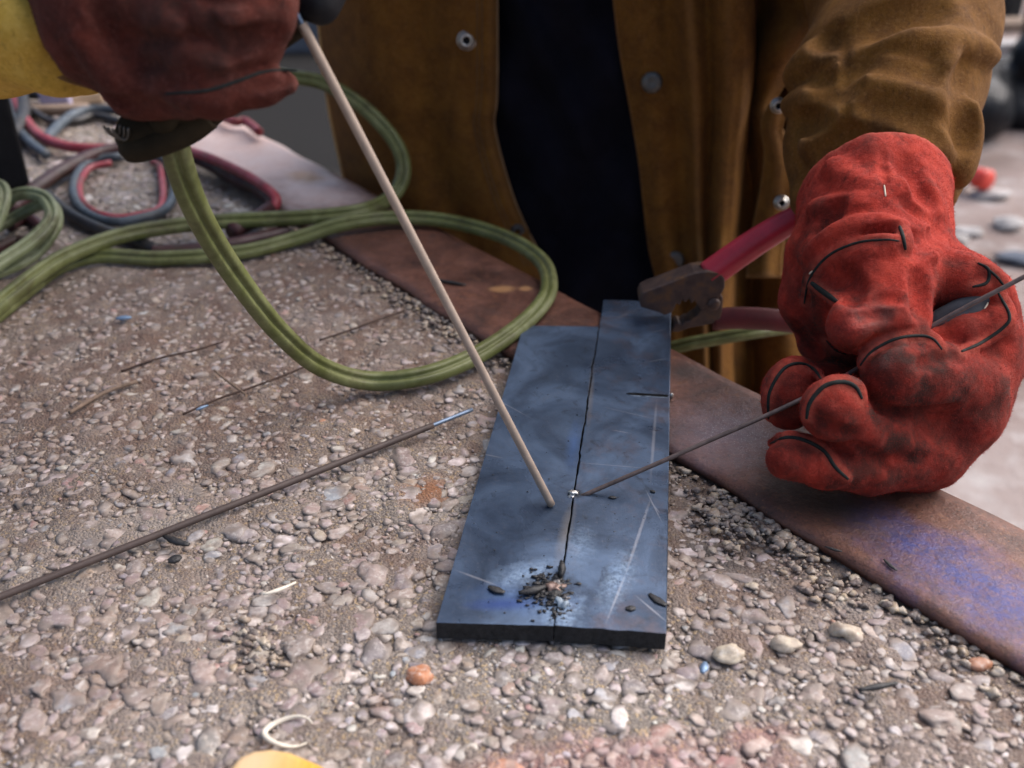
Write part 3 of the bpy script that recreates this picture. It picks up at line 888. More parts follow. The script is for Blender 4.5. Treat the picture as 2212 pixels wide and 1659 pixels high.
    lump('weld_spatter', (1222, 1296), .0020, .0016, DULL_BEAD, 94, amp=.5)
    lump('weld_spatter', (1201, 1330), .0024, .0016, CHAR, 95, amp=.5)
    # spatter too fine to pick apart
    VV, FF = [], []; b = 0
    for i in range(330):
        if i > 290:
            x = random.gauss(1180, 26); y = random.gauss(1268, 12); r = random.uniform(.0009, .0020)
        elif i < 150:
            x = random.gauss(1185, 32); y = random.gauss(1278, 22); r = abs(random.gauss(.0004, .0005)) + .00022
        elif i < 185:
            x = random.gauss(1208, 18); y = random.gauss(1318, 18); r = random.uniform(.0003, .0011)
        else:
            y = random.uniform(740, 1330); t = (1345 - y) / 640; x = random.uniform(960 + 188 * t, 1425); r = random.uniform(.0002, .00055)
        c = G(x, y, PZ1 + .0006)
        V = rock(IV0, i, .45) * r * np.array([1.2, 1, .6]); VV.append(V + c); FF.append(IF0 + b); b += len(V)
    o = obj('spatter_grains', np.vstack(VV), np.vstack(FF), CHAR, root, False); tag(o, kind='stuff')
build_plates()

# loose chips of slag lying on the plates and the slab
def chip(px, py, L, wd, ang, z, label, m=CHAR, h=.0012, bend=.2, name='slag_chip', group=None, cat='slag chip'):
    c = G(px, py, z); N = 9; prof = []
    ca, sa = math.cos(ang), math.sin(ang)
    path = []
    for i in range(N):
        f = i / (N - 1) - .5
        x = f * L; y = bend * L * (f * f - .08)
        path.append(c + np.array([x * ca - y * sa, x * sa + y * ca, h * .5]))
    V, Fc = sweep(path, [(wd * .5 * math.cos(t), h * .55 * math.sin(t)) for t in np.linspace(0, 2 * math.pi, 9)[:-1]], ref=lambda p, f: np.array([0, 0, 1.0]),
                  scale=lambda f: .45 + .75 * math.sin(math.pi * min(max(f, .05), .95)) * random.uniform(.85, 1.15))
    o = obj(name, V, Fc, m); return tag(o, label, cat, group)
PT = PZ1 + .0007
chip(1072, 1275, .0105, .0042, -.5, PT, 'black oval slag chip on the left plate near the weld pile')
chip(1420, 1297, .0125, .0040, -.85, PT, 'largest black slag chip, lying at the right plate front corner')
chip(1150, 1279, .0160, .0042, .35, PT, 'dark curled slag strip on the left edge of the weld pile', CHAR, .003)
chip(1213, 1238, .0120, .0038, 1.5, PT, 'dark upright slag flakes standing at the end of the seam', CHAR, .006)
chip(1362, 1315, .0055, .0035, .1, PT, 'small flat slag chip near the front of the right plate', CHAR, .001)
chip(1323, 1076, .0050, .0022, -.1, PT, 'tiny black slag chip right of the filler wire tip')
chip(1410, 1063, .0035, .0020, -.4, PT, 'tiny black slag chip beside the long scratch on the right plate')
chip(380, 1172, .020, .0045, -.45, .0035, 'long black burnt chip on the pebbles under the long electrode', CHAR, .0028)
chip(378, 1212, .008, .006, .6, .003, 'short black burnt lump below the long black chip', CHAR, .003)
chip(1922, 1222, .011, .0022, -1.15, .0085, 'thin dark chip on the blue patch of the flat bar')
chip(1800, 1188, .010, .0016, -.5, .0085, 'thin dark sliver on the dark part of the flat bar')
chip(975, 612, .030, .0032, -.42, .0085, 'black splinter on the flat bar behind the leaning electrode', CHAR, .0022, .05)
chip(1895, 1487, .022, .0030, .22, .004, 'dark stub lying on the pebbles under the flat bar', CHAR, .0025, .03)
chip(1520, 1445, .008, .004, 1.2, .004, 'blue black scale flakes among the pebbles right of the plates', BLUECHIP, .002)
chip(437, 1115 - 232, .010, .0022, .75, .004, 'short steel blue stub on the brown film near the pale twig', BLUECHIP, .002, .02)
chip(268, 690, .013, .005, .15, .004, 'bluish flat stone sliver near the cable at the left', BLUECHIP, .003, .02)
chip(605, 1275, .020, .0022, .55, .004, 'curved pale shell sliver left of the plates', SHELL, .0018, .25, 'shell_sliver', None, 'shell')
def shell_ring():
    c = G(625, 1580, .0018); pts = [c + np.array([math.cos(t) * .0115 * 1.05, math.sin(t) * .009, .0015 * math.sin(t * 2)]) for t in np.linspace(.5, 5.6, 14)]
    V, Fc = sweep(smooth_path(pts, 40), circ(.0012, 8), scale=lambda f: .3 + 1.0 * math.sin(math.pi * (.05 + .9 * (1 - f))) ** 1.5)
    tag(obj('broken_shell', V, Fc, SHELL), 'white broken shell ring lying at the lower edge of the slab', 'shell')
shell_ring()
for x, y, r, lab in ((1545, 1105, .006, 'tan loose pebble at the top of the gravel beside the bar'), (1690, 1155, .0055, 'squarish tan pebble by the bar edge right of the round stone'),
                     (1625, 1262, .005, 'yellow cream pebble touching the big round stone'), (1740, 1265, .0055, 'first of two brown loose pebbles below the gravel patch'),
                     (1850, 1247, .005, 'pale loose pebble tucked against the flat bar edge'), (2085, 1372, .0085, 'brown loose pebble near the bar in the lower corner'),
                     (2120, 1432, .0075, 'orange loose pebble near the bar in the lower corner'), (905, 1453, .008, 'orange brick pebble below the left plate'),
                     (1700, 1385, .009, 'cream pebble with a grey side lower right of the plates'), (1575, 1405, .010, 'white oblong pebble lower right of the plates'),
                     (1830, 1362, .011, 'large cream pebble left of the bar in the lower corner')):
    c = G(x, y, .002); V = rock(IV2, int(x), .2, .45) * r * .8
    col = (.50, .20, .09) if 'orange' in lab else (.30, .19, .12) if 'brown' in lab else (.58, .50, .38) if ('cream' in lab or 'white' in lab or 'pale' in lab) else (.46, .36, .25)
    o = obj('loose_pebble', V * np.array([1, 1, .8]) + c + np.array([0, 0, -r * .22]), IF2, PEBBLE); o.color = (*col, 1)
    tag(o, lab, 'pebble')
# grit gathered along the bar
def grit():
    VV, FF, CC = [], [], []; b = 0
    for i in range(1500):
        if i < 900:
            s = random.uniform(-.95, -.02); t = .447 - abs(random.gauss(0, .010)) - .001
        else:
            q = random.choice([(1590, 1105, .014), (1700, 1165, .01), (930, 660, .02), (1570, 1135, .012), (560, 1350 + 50, .012), (1760, 1262, .012)])
            p = G(q[0], q[1]); s = p[:2] @ BD + random.gauss(0, q[2]); t = min(p[:2] @ BN + random.gauss(0, q[2] * .6), .4455)
        p = ST(s, t)
        if in_poly(p[:2], PLW): continue
        r = random.choice([random.uniform(.0008, .0016), random.uniform(.0012, .0034)])
        V = rock(IV1 if r > .002 else IV0, i % 17, .25) * r; f = IF1 if r > .002 else IF0
        VV.append(V + p + np.array([0, 0, r * .4])); FF.append(f + b); b += len(V)
        c = random.choice([(.40, .31, .20), (.30, .24, .18), (.12, .10, .09), (.5, .43, .33), (.07, .065, .065)])
        CC.append(np.tile((*c, 1), (len(V), 1)))
    o = obj('gravel', np.vstack(VV), np.vstack(FF), PEBBLES)
    a = o.data.attributes.new('tint', 'FLOAT_COLOR', 'POINT'); a.data.foreach_set('color', np.vstack(CC).astype(np.float32).ravel())
    tag(o, 'fine loose tan and black grit gathered along the flat bar', None, None, 'stuff')
grit()

# ------------------------------------------------------------------ rods and wires
def rod(name, pts, segs, label, cat):
    """segs: (part name, t0, t1, radius, material)"""
    root = thing(name, np.min([pts[0], pts[-1]], 0), label, cat)
    P = smooth_path(pts, 60) if len(pts) > 2 else np.linspace(pts[0], pts[1], 60)
    for nm, a, b, r, m in segs:
        i0, i1 = int(a * 59), int(b * 59)
        V, Fc = sweep(P[i0:i1 + 1], circ(r, 14)); obj(nm, V, Fc, m, root)
    return root
rod('welding_electrode', [D(1191, 1090, .640), D(640, 28, .492)], [('flux_coating', .0, .985, .0025, ROD), ('core_wire', .975, 1, .0014, WIRE)],
    'pale beige coated electrode held by the dark left glove, slanting down to the seam', 'welding rod')
rod('welding_electrode', [G(-60, 1313, .006), G(500, 1092, .0062), G(1020, 885, .0066)], [('flux_coating', .0, .90, .0023, ROD_DARK), ('core_wire', .89, 1, .0015, WIRE)],
    'long brown electrode lying on the pebbles with a bare blue steel end', 'welding rod')
rod('filler_rod', [D(1252, 1074, .651), D(1500, 966, .641), D(1740, 858, .631), D(1900, 768, .629), D(2000, 712, .624), D(2080, 667, .617), D(2212, 598, .606), D(2500, 445, .585)], [('wire', .0, 1, .00145, FILLER)],
    'thin dark filler wire held in the bright red glove, its tip on the seam', 'welding wire')
def wire(px, r, label, m=RWIRE, name='rusty_wire', cat='wire', z=.0036):
    pts = [G(x, y, z + random.uniform(-.0004, .0006)) for x, y in px]
    tag(tube(name, pts, r, m, None, 30, 7), label, cat)
wire([(150, 892), (200, 862), (240, 842), (297, 824)], .0016, 'thick pale dry twig on the brown film at the left', TWIG, 'twig', 'twig')
wire([(262, 802), (340, 775), (420, 757), (482, 738)], .0009, 'thin dark wire above the pale twig')
wire([(395, 895), (470, 862), (540, 838), (640, 800), (700, 770)], .0009, 'thin dark wire running under the big cable loop')
wire([(690, 735), (760, 712), (820, 690), (872, 672)], .0009, 'thin rusty wire inside the green cable loop')
wire([(463, 800), (490, 822), (530, 852)], .0010, 'short brown twig crossing the thin wire', TWIG, 'twig', 'twig')

# ------------------------------------------------------------------ green welding cable
def flatprof(wd, th, n=44):
    out = []
    for i in range(n):
        t = 2 * math.pi * i / n
        x = math.cos(t) * wd * .5; y = math.sin(t) * th * .5
        k = 1 - .58 * math.exp(-((abs(x) / (wd * .5) - .0) / .20) ** 2)           # groove between the two cores
        k2 = 1 + .012 * math.cos(6 * t)
        out.append((x * k2, y * k * k2))
    return out
def facing(blend=.7):
    return lambda p, f: (CAM - p) / np.linalg.norm(CAM - p) * blend + np.array([0, 0, 1 - blend])
def cable(name, pts, wd, th, m, label, cat, parent=None, n=160, blend=.7, twist=None):
    P = smooth_path(pts, n)
    rf = facing(blend)
    if twist:
        def ref(p, f):
            v = rf(p, f); s = np.cross(v, [0, 0, 1.0]); return v * math.cos(twist(f)) + s * math.sin(twist(f))
    else: ref = rf
    V, Fc = sweep(P, flatprof(wd, th), ref); o = obj(name, V, Fc, m, parent)
    if label: tag(o, label, cat)
    return o
A = [D(360, 215, .515), D(368, 275, .525), D(402, 400, .56), D(455, 512, .60), D(530, 625, .645), D(605, 718, .695), D(690, 790, .745), G(790, 822, .012), G(900, 815, .012), G(1000, 782, .012),
     G(1085, 733, .013), G(1155, 675, .016), G(1186, 622, .016), G(1168, 562, .016), G(1090, 512, .016), G(970, 478, .017), G(850, 470, .020), G(740, 484, .020), G(640, 515, .010), G(520, 545, .008), G(350, 558, .008),
     G(210, 553, .010), G(130, 575, .009), G(60, 625, .008), G(-60, 720, .008), G(-300, 900, .008)]
cable('welding_cable', A, .0155, .0105, CABLE, 'ridged green rubber cable hanging from the electrode holder in a big loop', 'cable', None, 260)
B = [D(560, 150, 1.12), D(620, 164, 1.12), D(700, 180, 1.12), D(785, 232, 1.12), D(852, 305, 1.12), D(872, 370, 1.12), D(846, 424, 1.11), G(778, 456, .022), G(650, 470, .022), G(480, 478, .022), G(350, 492, .022), G(245, 514, .022), G(130, 560, .020), G(20, 640, .014), G(-80, 730, .012), G(-320, 930, .01)]
cable('welding_cable', B, .0165, .012, CABLE, 'green cable arching up in front of the jacket and back along the slab', 'cable', None, 200)
C = [G(-80, 560, .012), G(-20, 500, .03), D(8, 430, 1.02), D(-6, 400, 1.05), D(-60, 420, 1.05)]
C2 = [G(-90, 640, .012), G(-10, 575, .02), D(70, 520, .98), D(112, 470, 1.0), D(96, 428, 1.03), D(50, 418, 1.05), D(10, 440, 1.06), G(-40, 520, .02)]
C3 = [G(-60, 610, .012), D(60, 560, .99), D(112, 505, 1.0), D(122, 465, 1.02), D(100, 440, 1.04), D(30, 470, 1.06), G(-70, 530, .01)]
cable('welding_cable', C, .014, .011, CABLE_PALE, 'pale green coil turn cut off by the left edge, in front of the other coils', 'cable', None, 60)
cable('welding_cable', C2, .0145, .011, CABLE_PALE, 'pale green round coil turn standing up at the left edge', 'cable', None, 90)
cable('welding_cable', C3, .0125, .010, CABLE_PALE, 'narrow green coil turn nested behind the round coil turn', 'cable', None, 90)
# ground cable of the clamp
cable('earth_cable', [D(1290, 800, 1.02), D(1450, 752, .98), D(1540, 733, .97), D(1640, 716, .97), D(1760, 700, 1.0)], .013, .012, CABLE, 'short dark green cable behind the plates below the clamp', 'cable', None, 40)

# ------------------------------------------------------------------ hoses at the back
def hose(name, px, r, m, label, z=.008, cat='hose', n=70):
    pts = [G(p[0], p[1], p[2] if len(p) > 2 else z) for p in px]
    return tag(tube(name, pts, r, m, None, n, 12), label, cat)
hose('gas_hose', [(20, 455), (80, 405), (140, 365), (205, 334), (285, 318), (370, 325), (440, 348), (510, 385), (565, 412), (592, 440), (560, 468), (500, 500)], .0085, HOSE_DARK, 'thick maroon hose crossing the slab behind the holder', .014)
hose('gas_hose', [(380, 318, .02), (450, 340, .03), (520, 372, .03), (570, 402, .03), (597, 432, .022), (580, 458, .012), (540, 470, .01)], .0055, HOSE_RED, 'pink red tube along the top of the maroon hose beside the pale bar', .03)  # red tube following the maroon hose along its top
hose('gas_hose', [(20, 150), (28, 200), (50, 250), (85, 292), (140, 315), (215, 322), (260, 318)], .0066, HOSE_RED, 'red hose bending round from the machine at the left edge', .012)
hose('gas_hose', [(15, 200), (30, 265), (62, 305), (100, 335)], .006, HOSE_BLUE, 'short grey blue hose beside the red hose at the left edge', .010)
hose('gas_hose', [(100, 300), (130, 268), (165, 245), (215, 236), (290, 240)], .007, HOSE_BLUE, 'blue hose curving behind the red hose below the yellow sleeve', .012)
hose('gas_hose', [(30, 200), (90, 204), (150, 196), (215, 180)], .008, HOSE_BLACK, 'thin black hose in front of the lavender box', .012)
hose('gas_hose', [(262, 338), (200, 345), (168, 375), (158, 410), (170, 445), (205, 470), (255, 480), (310, 470), (352, 456), (374, 425), (376, 385), (362, 350), (330, 335)], .0052, HOSE_BLUE, 'grey blue hose loop on the slab left of the hanging cable', .010)
hose('gas_hose', [(240, 352), (196, 362), (177, 385), (171, 412), (182, 440), (216, 463), (258, 470), (300, 464), (342, 452), (352, 425), (350, 390), (345, 360), (330, 350)], .0040, HOSE_RED, 'thin red hose running inside the grey blue loop', .009)
hose('gas_hose', [(330, 545), (420, 540), (500, 528), (560, 515), (620, 500)], .007, HOSE_DARK, 'dark red hose showing between the two green cables', .008)

hose('gas_hose', [(-20, 300), (30, 285), (52, 240), (40, 190), (10, 150)], .009, HOSE_BLACK, 'black lead running up beside the machine at the left edge', .014)
hose('gas_hose', [(60, 232), (110, 262), (160, 262), (205, 250), (260, 262)], .0055, HOSE_BLACK, 'thin black lead between the red hose and the blue hose', .007)
hose('gas_hose', [(-20, 545), (40, 520), (70, 540), (95, 505), (60, 470), (20, 490)], .006, HOSE_DARK, 'dark red lead seen through the green coils at the left edge', .007)
hose('gas_hose', [(470, 245), (505, 262), (530, 262), (560, 285)], .006, HOSE_RED, 'red hose end behind the pale tip of the flat bar', .02)
hose('gas_hose', [(100, 420), (150, 462), (215, 495), (290, 520), (340, 540)], .0065, HOSE_BLACK, 'black lead curving below the hose loop', .008)
# ------------------------------------------------------------------ things at the far end of the slab
def build_machine():
    b = G(44, 414, 0); c = G(-230, 430, 0)
    root = thing('welding_machine', (c + b) / 2, 'dark blue machine with black frame and green badge cut by the left edge', 'machine')
    y = np.array([-.62, .785, 0]); x = np.array([.785, .62, 0]); z = np.array([0, 0, 1.0])
    hw = .11; ctr = b - x * hw
    V, Fc = box(ctr + z * .12 + y * .16, x * (hw - .012), y * .15, z * .10); bevel(obj('body', V, Fc, BLUE_PAINT, root, False), .01, 3)
    for s, nm in ((1, 'corner_post'), (-1, 'corner_post')):
        V, Fc = box(ctr + x * s * (hw - .004) + z * .18 + y * .006, x * .016, y * .014, z * .175); bevel(obj(nm, V, Fc, BLACK, root, False), .005, 2)
    V, Fc = box(ctr + z * .28 + y * .16, x * (hw - .010), y * .148, z * .058); bevel(obj('upper_housing', V, Fc, BLACK, root, False), .01, 3)
    V, Fc = box(ctr + z * .345 + y * .16, x * (hw + .01), y * .17, z * .014); bevel(obj('lid', V, Fc, BLACK, root, False), .006, 2)
    V, Fc = box(ctr + z * .012 + y * .16, x * (hw + .006), y * .165, z * .012); bevel(obj('base_frame', V, Fc, BLACK, root, False), .004, 2)
    p = b - x * .052 - y * .004 + z * .040; V, Fc = box(p, x * .016, y * .004, z * .014); bevel(obj('badge', V, Fc, GREEN_PAINT, root, False), .002, 2)
build_machine()
def block(name, px, py, z, hx, hy, hz, rz, m, label, cat, bv=.004):
    c = G(px, py, z); R = Matrix.Rotation(rz, 3, 'Z')
    V, Fc = box(c + np.array([0, 0, hz]), np.array(R @ Vector((hx, 0, 0))), np.array(R @ Vector((0, hy, 0))), (0, 0, hz))
    return tag(bevel(obj(name, V, Fc, m, None, False), bv, 2), label, cat)
block('plastic_box', 130, 228, .0, .021, .03, .016, .2, LAVENDER, 'small lavender box on the slab under the yellow sleeve', 'box')
block('wooden_offcut', 172, 226, .0, .035, .009, .009, .55, WOOD, 'pale wooden offcut beside the lavender box', 'wood')
block('wooden_offcut', 118, 245, .0, .05, .011, .006, .1, PLANK, 'dark flat offcut in front of the lavender box', 'wood')
block('red_clip', 212, 214, .0, .018, .012, .014, .1, HOSE_RED, 'small red clip below the yellow sleeve beside the glove', 'clip')
block('red_clip', 58, 185, .0, .012, .012, .03, .1, HOSE_RED, 'small red clip standing near the machine at the left edge', 'clip')

def build_wedge():
    c = [G(478, 1700, .016), G(490, 1662, .016), G(512, 1632, .016), G(545, 1617, .016), G(585, 1612, .016), G(625, 1618, .016), G(690, 1645, .016), G(760, 1690, .016), G(640, 1800, .016)]
    V, Fc = extrude_poly(c, (0, 0, -.013)); o = fixn(obj('wooden_wedge', V, Fc, YWOOD, None, False)); bevel(o, .004, 4)
    tag(o, 'blurred yellow wooden wedge poking in at the bottom edge', 'wedge')
build_wedge()

# ------------------------------------------------------------------ earth clamp on the right plate
def build_clamp():
    Y0 = .768; TH = .022
    root = thing('earth_clamp', PY(1440, 680, Y0), 'rusty toothed earth clamp with pink red handles gripping the longer plate', 'clamp')
    def plate(name, px, m, y0=Y0, th=TH, bv=.0015):
        V, Fc = extrude_poly([PY(x, y, y0) for x, y in px], (0, th, 0)); o = fixn(obj(name, V, Fc, m, root, False)); return bevel(o, bv, 3, 25)
    up = [(1384, 664), (1382, 646), (1388, 634), (1404, 626), (1430, 617), (1468, 602), (1500, 590), (1530, 586), (1558, 590), (1566, 604), (1566, 622), (1556, 640), (1546, 652), (1534, 658),
          (1522, 668), (1512, 668), (1506, 658), (1500, 650), (1494, 657), (1488, 646), (1481, 655), (1474, 648), (1469, 660), (1461, 656), (1456, 671), (1449, 677), (1436, 682), (1425, 676)]
    plate('jaw', up, JAW)
    lo = [(1451, 718), (1452, 708), (1460, 700), (1466, 698), (1472, 702), (1480, 695), (1489, 694), (1498, 686), (1507, 681), (1515, 667), (1526, 650), (1540, 636), (1556, 632), (1562, 645), (1560, 676), (1553, 696), (1520, 704), (1490, 709), (1466, 717)]
    plate('jaw', lo, JAW, Y0 + .003, TH - .006)
    V, Fc = lathe(PY(1543, 660, Y0 - .003), (0, 1, 0), [(0, .002), (.0006, .0045), (.002, .0055), (.004, .0055)], 16); obj('rivet', V, Fc, JAW, root)
    def handle(px, w0, w1, m, y):
        pts = [PY(x, yy, y) for x, yy in px]; P = smooth_path(pts, 30)
        prof = [(math.cos(t) * (1 - .12 * abs(math.sin(2 * t))), math.sin(t)) for t in np.linspace(0, 2 * math.pi, 17)[:-1]]
        V, Fc = sweep(P, [(x * .5, z * .42) for x, z in prof], ref=lambda p, f: np.array([0, 1.0, 0]), scale=lambda f: w0 + (w1 - w0) * f + .0015 * math.sin(math.pi * f))
        return obj('handle', V, Fc, m, root)
    handle([(1532, 594), (1590, 552), (1650, 512), (1712, 476), (1775, 446)], .0265, .0205, GRIP, Y0 + TH / 2)
    handle([(1540, 690), (1600, 687), (1680, 692), (1770, 705)], .0205, .0185, GRIP_DULL, Y0 + TH / 2)
build_clamp()

# ------------------------------------------------------------------ the welder
PERSON_LABEL = 'welder in brown leather jacket, navy shirt and red gauntlets standing beyond the slab'
def build_body():
    J = {'pelvis': (.06, 1.26, .05), 'waist': (.07, 1.29, .20), 'chest': (.06, 1.29, .42), 'neck0': (.05, 1.22, .60), 'neck': (.045, 1.20, .67), 'head': (.04, 1.16, .76), 'crown': (.035, 1.14, .86),
         'shl': (-.13, 1.22, .55), 'ell': tuple(D(-520, -170, .67)), 'wrl': tuple(D(170, 20, .548)),
         'shr': (.19, 1.24, .55), 'elr': tuple(D(2000, -420, .99)), 'wrr': tuple(D(1888, 380, .762)),
         'hpl': (-.035, 1.27, .0), 'knl': (-.05, 1.25, -.34), 'anl': (-.06, 1.30, -.68), 'tol': (-.08, 1.19, -.725),
         'hpr': (.155, 1.27, .0), 'knr': (.17, 1.25, -.34), 'anr': (.18, 1.30, -.68), 'tor': (.19, 1.19, -.725)}
    R = {'pelvis': .115, 'waist': .08, 'chest': .085, 'neck0': .075, 'neck': .055, 'head': .085, 'crown': .07, 'shl': .06, 'ell': .03, 'wrl': .016, 'shr': .045, 'elr': .035, 'wrr': .02,
         'hpl': .08, 'knl': .055, 'anl': .04, 'tol': .03, 'hpr': .08, 'knr': .055, 'anr': .04, 'tor': .03}
    E = [('pelvis', 'waist'), ('waist', 'chest'), ('chest', 'neck0'), ('neck0', 'neck'), ('neck', 'head'), ('head', 'crown'), ('neck0', 'shl'), ('shl', 'ell'), ('ell', 'wrl'), ('neck0', 'shr'), ('shr', 'elr'), ('elr', 'wrr'),
         ('pelvis', 'hpl'), ('hpl', 'knl'), ('knl', 'anl'), ('anl', 'tol'), ('pelvis', 'hpr'), ('hpr', 'knr'), ('knr', 'anr'), ('anr', 'tor')]
    s = Solid()
    for a, b in E: s.cap(J[a], J[b], R[a], R[b], .02)
    # brow, nose, jaw and ears of the bowed head (outside the picture)
    h = np.array(J['head'])
    s.cap(h + (0, -.075, .0), h + (0, -.1, -.02), .012, .015, .02); s.cap(h + (0, -.05, -.06), h + (0, -.06, -.07), .045, .04, .03)
    for sx in (-1, 1): s.cap(h + (sx * .08, -.005, .0), h + (sx * .088, .005, .02), .012, .014, .01)
    V, Q = s.mesh(.011)
    b = obj('person', V, Q, SKIN, None, True, (.06, 1.25, YARD))
    return tag(b, PERSON_LABEL, 'person')
PERSON = build_body()

def curve_at(pts, y):
    ys = [p[1] for p in pts]; xs = [p[0] for p in pts]; return float(np.interp(y, ys, xs))
def smooth_curve(pts):
    P = smooth_path(pts, 160); o = np.argsort(P[:, 1]); return [tuple(p) for p in P[o]]
def torso_d(x, y):
    """camera depth of the jacket front: turned towards the slab's edge, leaning forward higher up"""
    return 1.262 - (x - 690) / 950 * .185 - .135 * (500 - min(y, 500)) / 500 - .00005 * max(0, y - 500)
def sheet(name, L, R, y0, y1, m, dfun, nc=60, nr=90, th=.0028, parent=None, label=None):
    L = smooth_curve(L); R = smooth_curve(R)
    V = []
    for i in range(nr):
        y = y0 + (y1 - y0) * i / (nr - 1)
        xl, xr = curve_at(L, y), curve_at(R, y)
        for j in range(nc):
            u = j / (nc - 1); x = xl + (xr - xl) * u
            V.append(D(x, y, dfun(x, y, u)))
    Fc = [(i * nc + j, i * nc + j + 1, (i + 1) * nc + j + 1, (i + 1) * nc + j) for i in range(nr - 1) for j in range(nc - 1)]
    o = fixn(obj(name, V, Fc, m, parent or PERSON))
    md = o.modifiers.new('solidify', 'SOLIDIFY'); md.thickness = th; md.offset = 0
    if label: o['label'] = label
    return o
def gz(x, c, s): return math.exp(-((x - c) / s) ** 2)

EDGE_L = [(1078, -320), (1076, -100), (1075, 0), (1075, 150), (1073, 225), (1068, 262), (1076, 310), (1092, 370), (1115, 440), (1142, 500), (1165, 545), (1178, 575), (1184, 620), (1188, 800), (1190, 1050)]
EDGE_R = [(1300, -320), (1318, -100), (1325, 0), (1340, 120), (1362, 240), (1380, 350), (1390, 440), (1402, 540), (1418, 610), (1430, 720), (1440, 1050)]
SIDE_L = [(650, -320), (668, -100), (683, 0), (693, 100), (708, 220), (728, 320), (752, 420), (775, 500), (800, 600), (830, 800), (850, 1050)]
SIDE_R = [(1640, -320), (1640, -100), (1634, 0), (1632, 120), (1622, 240), (1606, 360), (1596, 480), (1592, 560), (1588, 700), (1590, 1050)]
def d_left(x, y, u):
    d = torso_d(x, y)
    d += .07 * max(0, .30 - u) ** 2 / .09                         # rounds away to the side
    d -= .010 * gz(x, curve_at(EDGE_L, y) - 75, 55) + .012 * gz(u, .35 + .0002 * y, .16) - .008 * gz(u, .60, .10)
    d += .006 * math.sin(y * .012 + u * 5) * u * (1 - u) * 2
    d += .012 * max(0, u - .96) / .04
    return d
def d_right(x, y, u):
    d = torso_d(x, y) + .01
    d -= .014 * gz(u, .52 + .0001 * y, .07) + .010 * gz(u, .18, .12) + .012 * gz(u, .80, .08) - .010 * gz(u, .66, .06) - .006 * gz(u, .38, .07)
    d += .05 * max(0, u - .90) ** 2 / .01 + .005 * math.sin(y * .010 + 7 * u) * u
    return d
JL = sheet('jacket_front', EDGE_L, SIDE_L, -320, 1050, JACKET, lambda x, y, u: d_left(x, y, 1 - u), label='left-opening jacket front with two bright snap sockets')
JR = sheet('jacket_front', EDGE_R, SIDE_R, -320, 1050, JACKET, d_right, label='jacket front with two dark snap studs')
# collar-to-hem back, shoulders and sides of the jacket: a loft closing the torso behind the fronts
def build_back():
    V = []; nr, nc = 26, 40
    for i in range(nr):
        y = -320 + 1370 * i / (nr - 1)
        a = D(curve_at(SIDE_L, y), y, d_left(curve_at(SIDE_L, y), y, 0) + .002); b = D(1705, y, torso_d(1705, y) + .10)
        c = (a + b) / 2; half = (b - a) / 2
        back = np.array([.25, .95, .10]); back /= np.linalg.norm(back)
        for j in range(nc):
            t = math.pi * j / (nc - 1)
            V.append(c - half * math.cos(t) + back * (.26 * math.sin(t) ** .8))
    Fc = [(i * nc + j, i * nc + j + 1, (i + 1) * nc + j + 1, (i + 1) * nc + j) for i in range(nr - 1) for j in range(nc - 1)]
    o = fixn(obj('jacket_back', V, Fc, JACKET, PERSON)); md = o.modifiers.new('solidify', 'SOLIDIFY'); md.thickness = .003; md.offset = 0
    # yoke over the shoulders
    top = np.array(V[:nc]); nk = np.array([.045, 1.20, .67])
    a0 = D(1640, -320, d_right(1640, -320, 1)); a1 = D(curve_at(EDGE_R, -320), -320, d_right(1300, -320, 0)); a2 = D(1078, -320, d_left(1078, -320, 1)); a3 = D(curve_at(SIDE_L, -320), -320, d_left(650, -320, 0))
    ring = [p for p in top] + [a0, (a0 + a1) / 2, a1, a2, (a2 + a3) / 2]
    W = []; R_ = len(ring); L = 9
    for k in range(L):
        f = k / (L - 1)
        for p in ring:
            d = np.asarray(p) - nk
            rr = np.array([d[0], d[1], 0]); rl = np.linalg.norm(rr[:2]) + 1e-9
            tgt = nk + rr / rl * .085
            q = np.asarray(p) * (1 - f) + tgt * f; q[2] = p[2] + (nk[2] - p[2]) * math.sin(f * math.pi / 2) ** .9
            W.append(q)
    Fc = [(k * R_ + j, k * R_ + (j + 1) % R_, (k + 1) * R_ + (j + 1) % R_, (k + 1) * R_ + j) for k in range(L - 1) for j in range(R_)]
    o = fixn(obj('jacket_yoke', W, Fc, JACKET, PERSON)); md = o.modifiers.new('solidify', 'SOLIDIFY'); md.thickness = .003; md.offset = 0
build_back()
# the navy shirt showing in the opening
def d_shirt(x, y, u):
    d = torso_d(x, y) + .045 - .03 * math.sin(math.pi * u) + .006 * math.sin(x * .03 + y * .018) + .004 * math.sin(x * .05 - y * .03)
    d -= .008 * gz((x - 1180) * .8 - (y - 300) * .35, 60, 22) + .006 * gz((x - 1180) * .8 - (y - 420) * .4, 0, 20)
    return d
sheet('shirt', [(960, -320), (970, 300), (1010, 1050)], [(1470, -320), (1500, 300), (1530, 1050)], -320, 800, SHIRT, d_shirt, 60, 80)
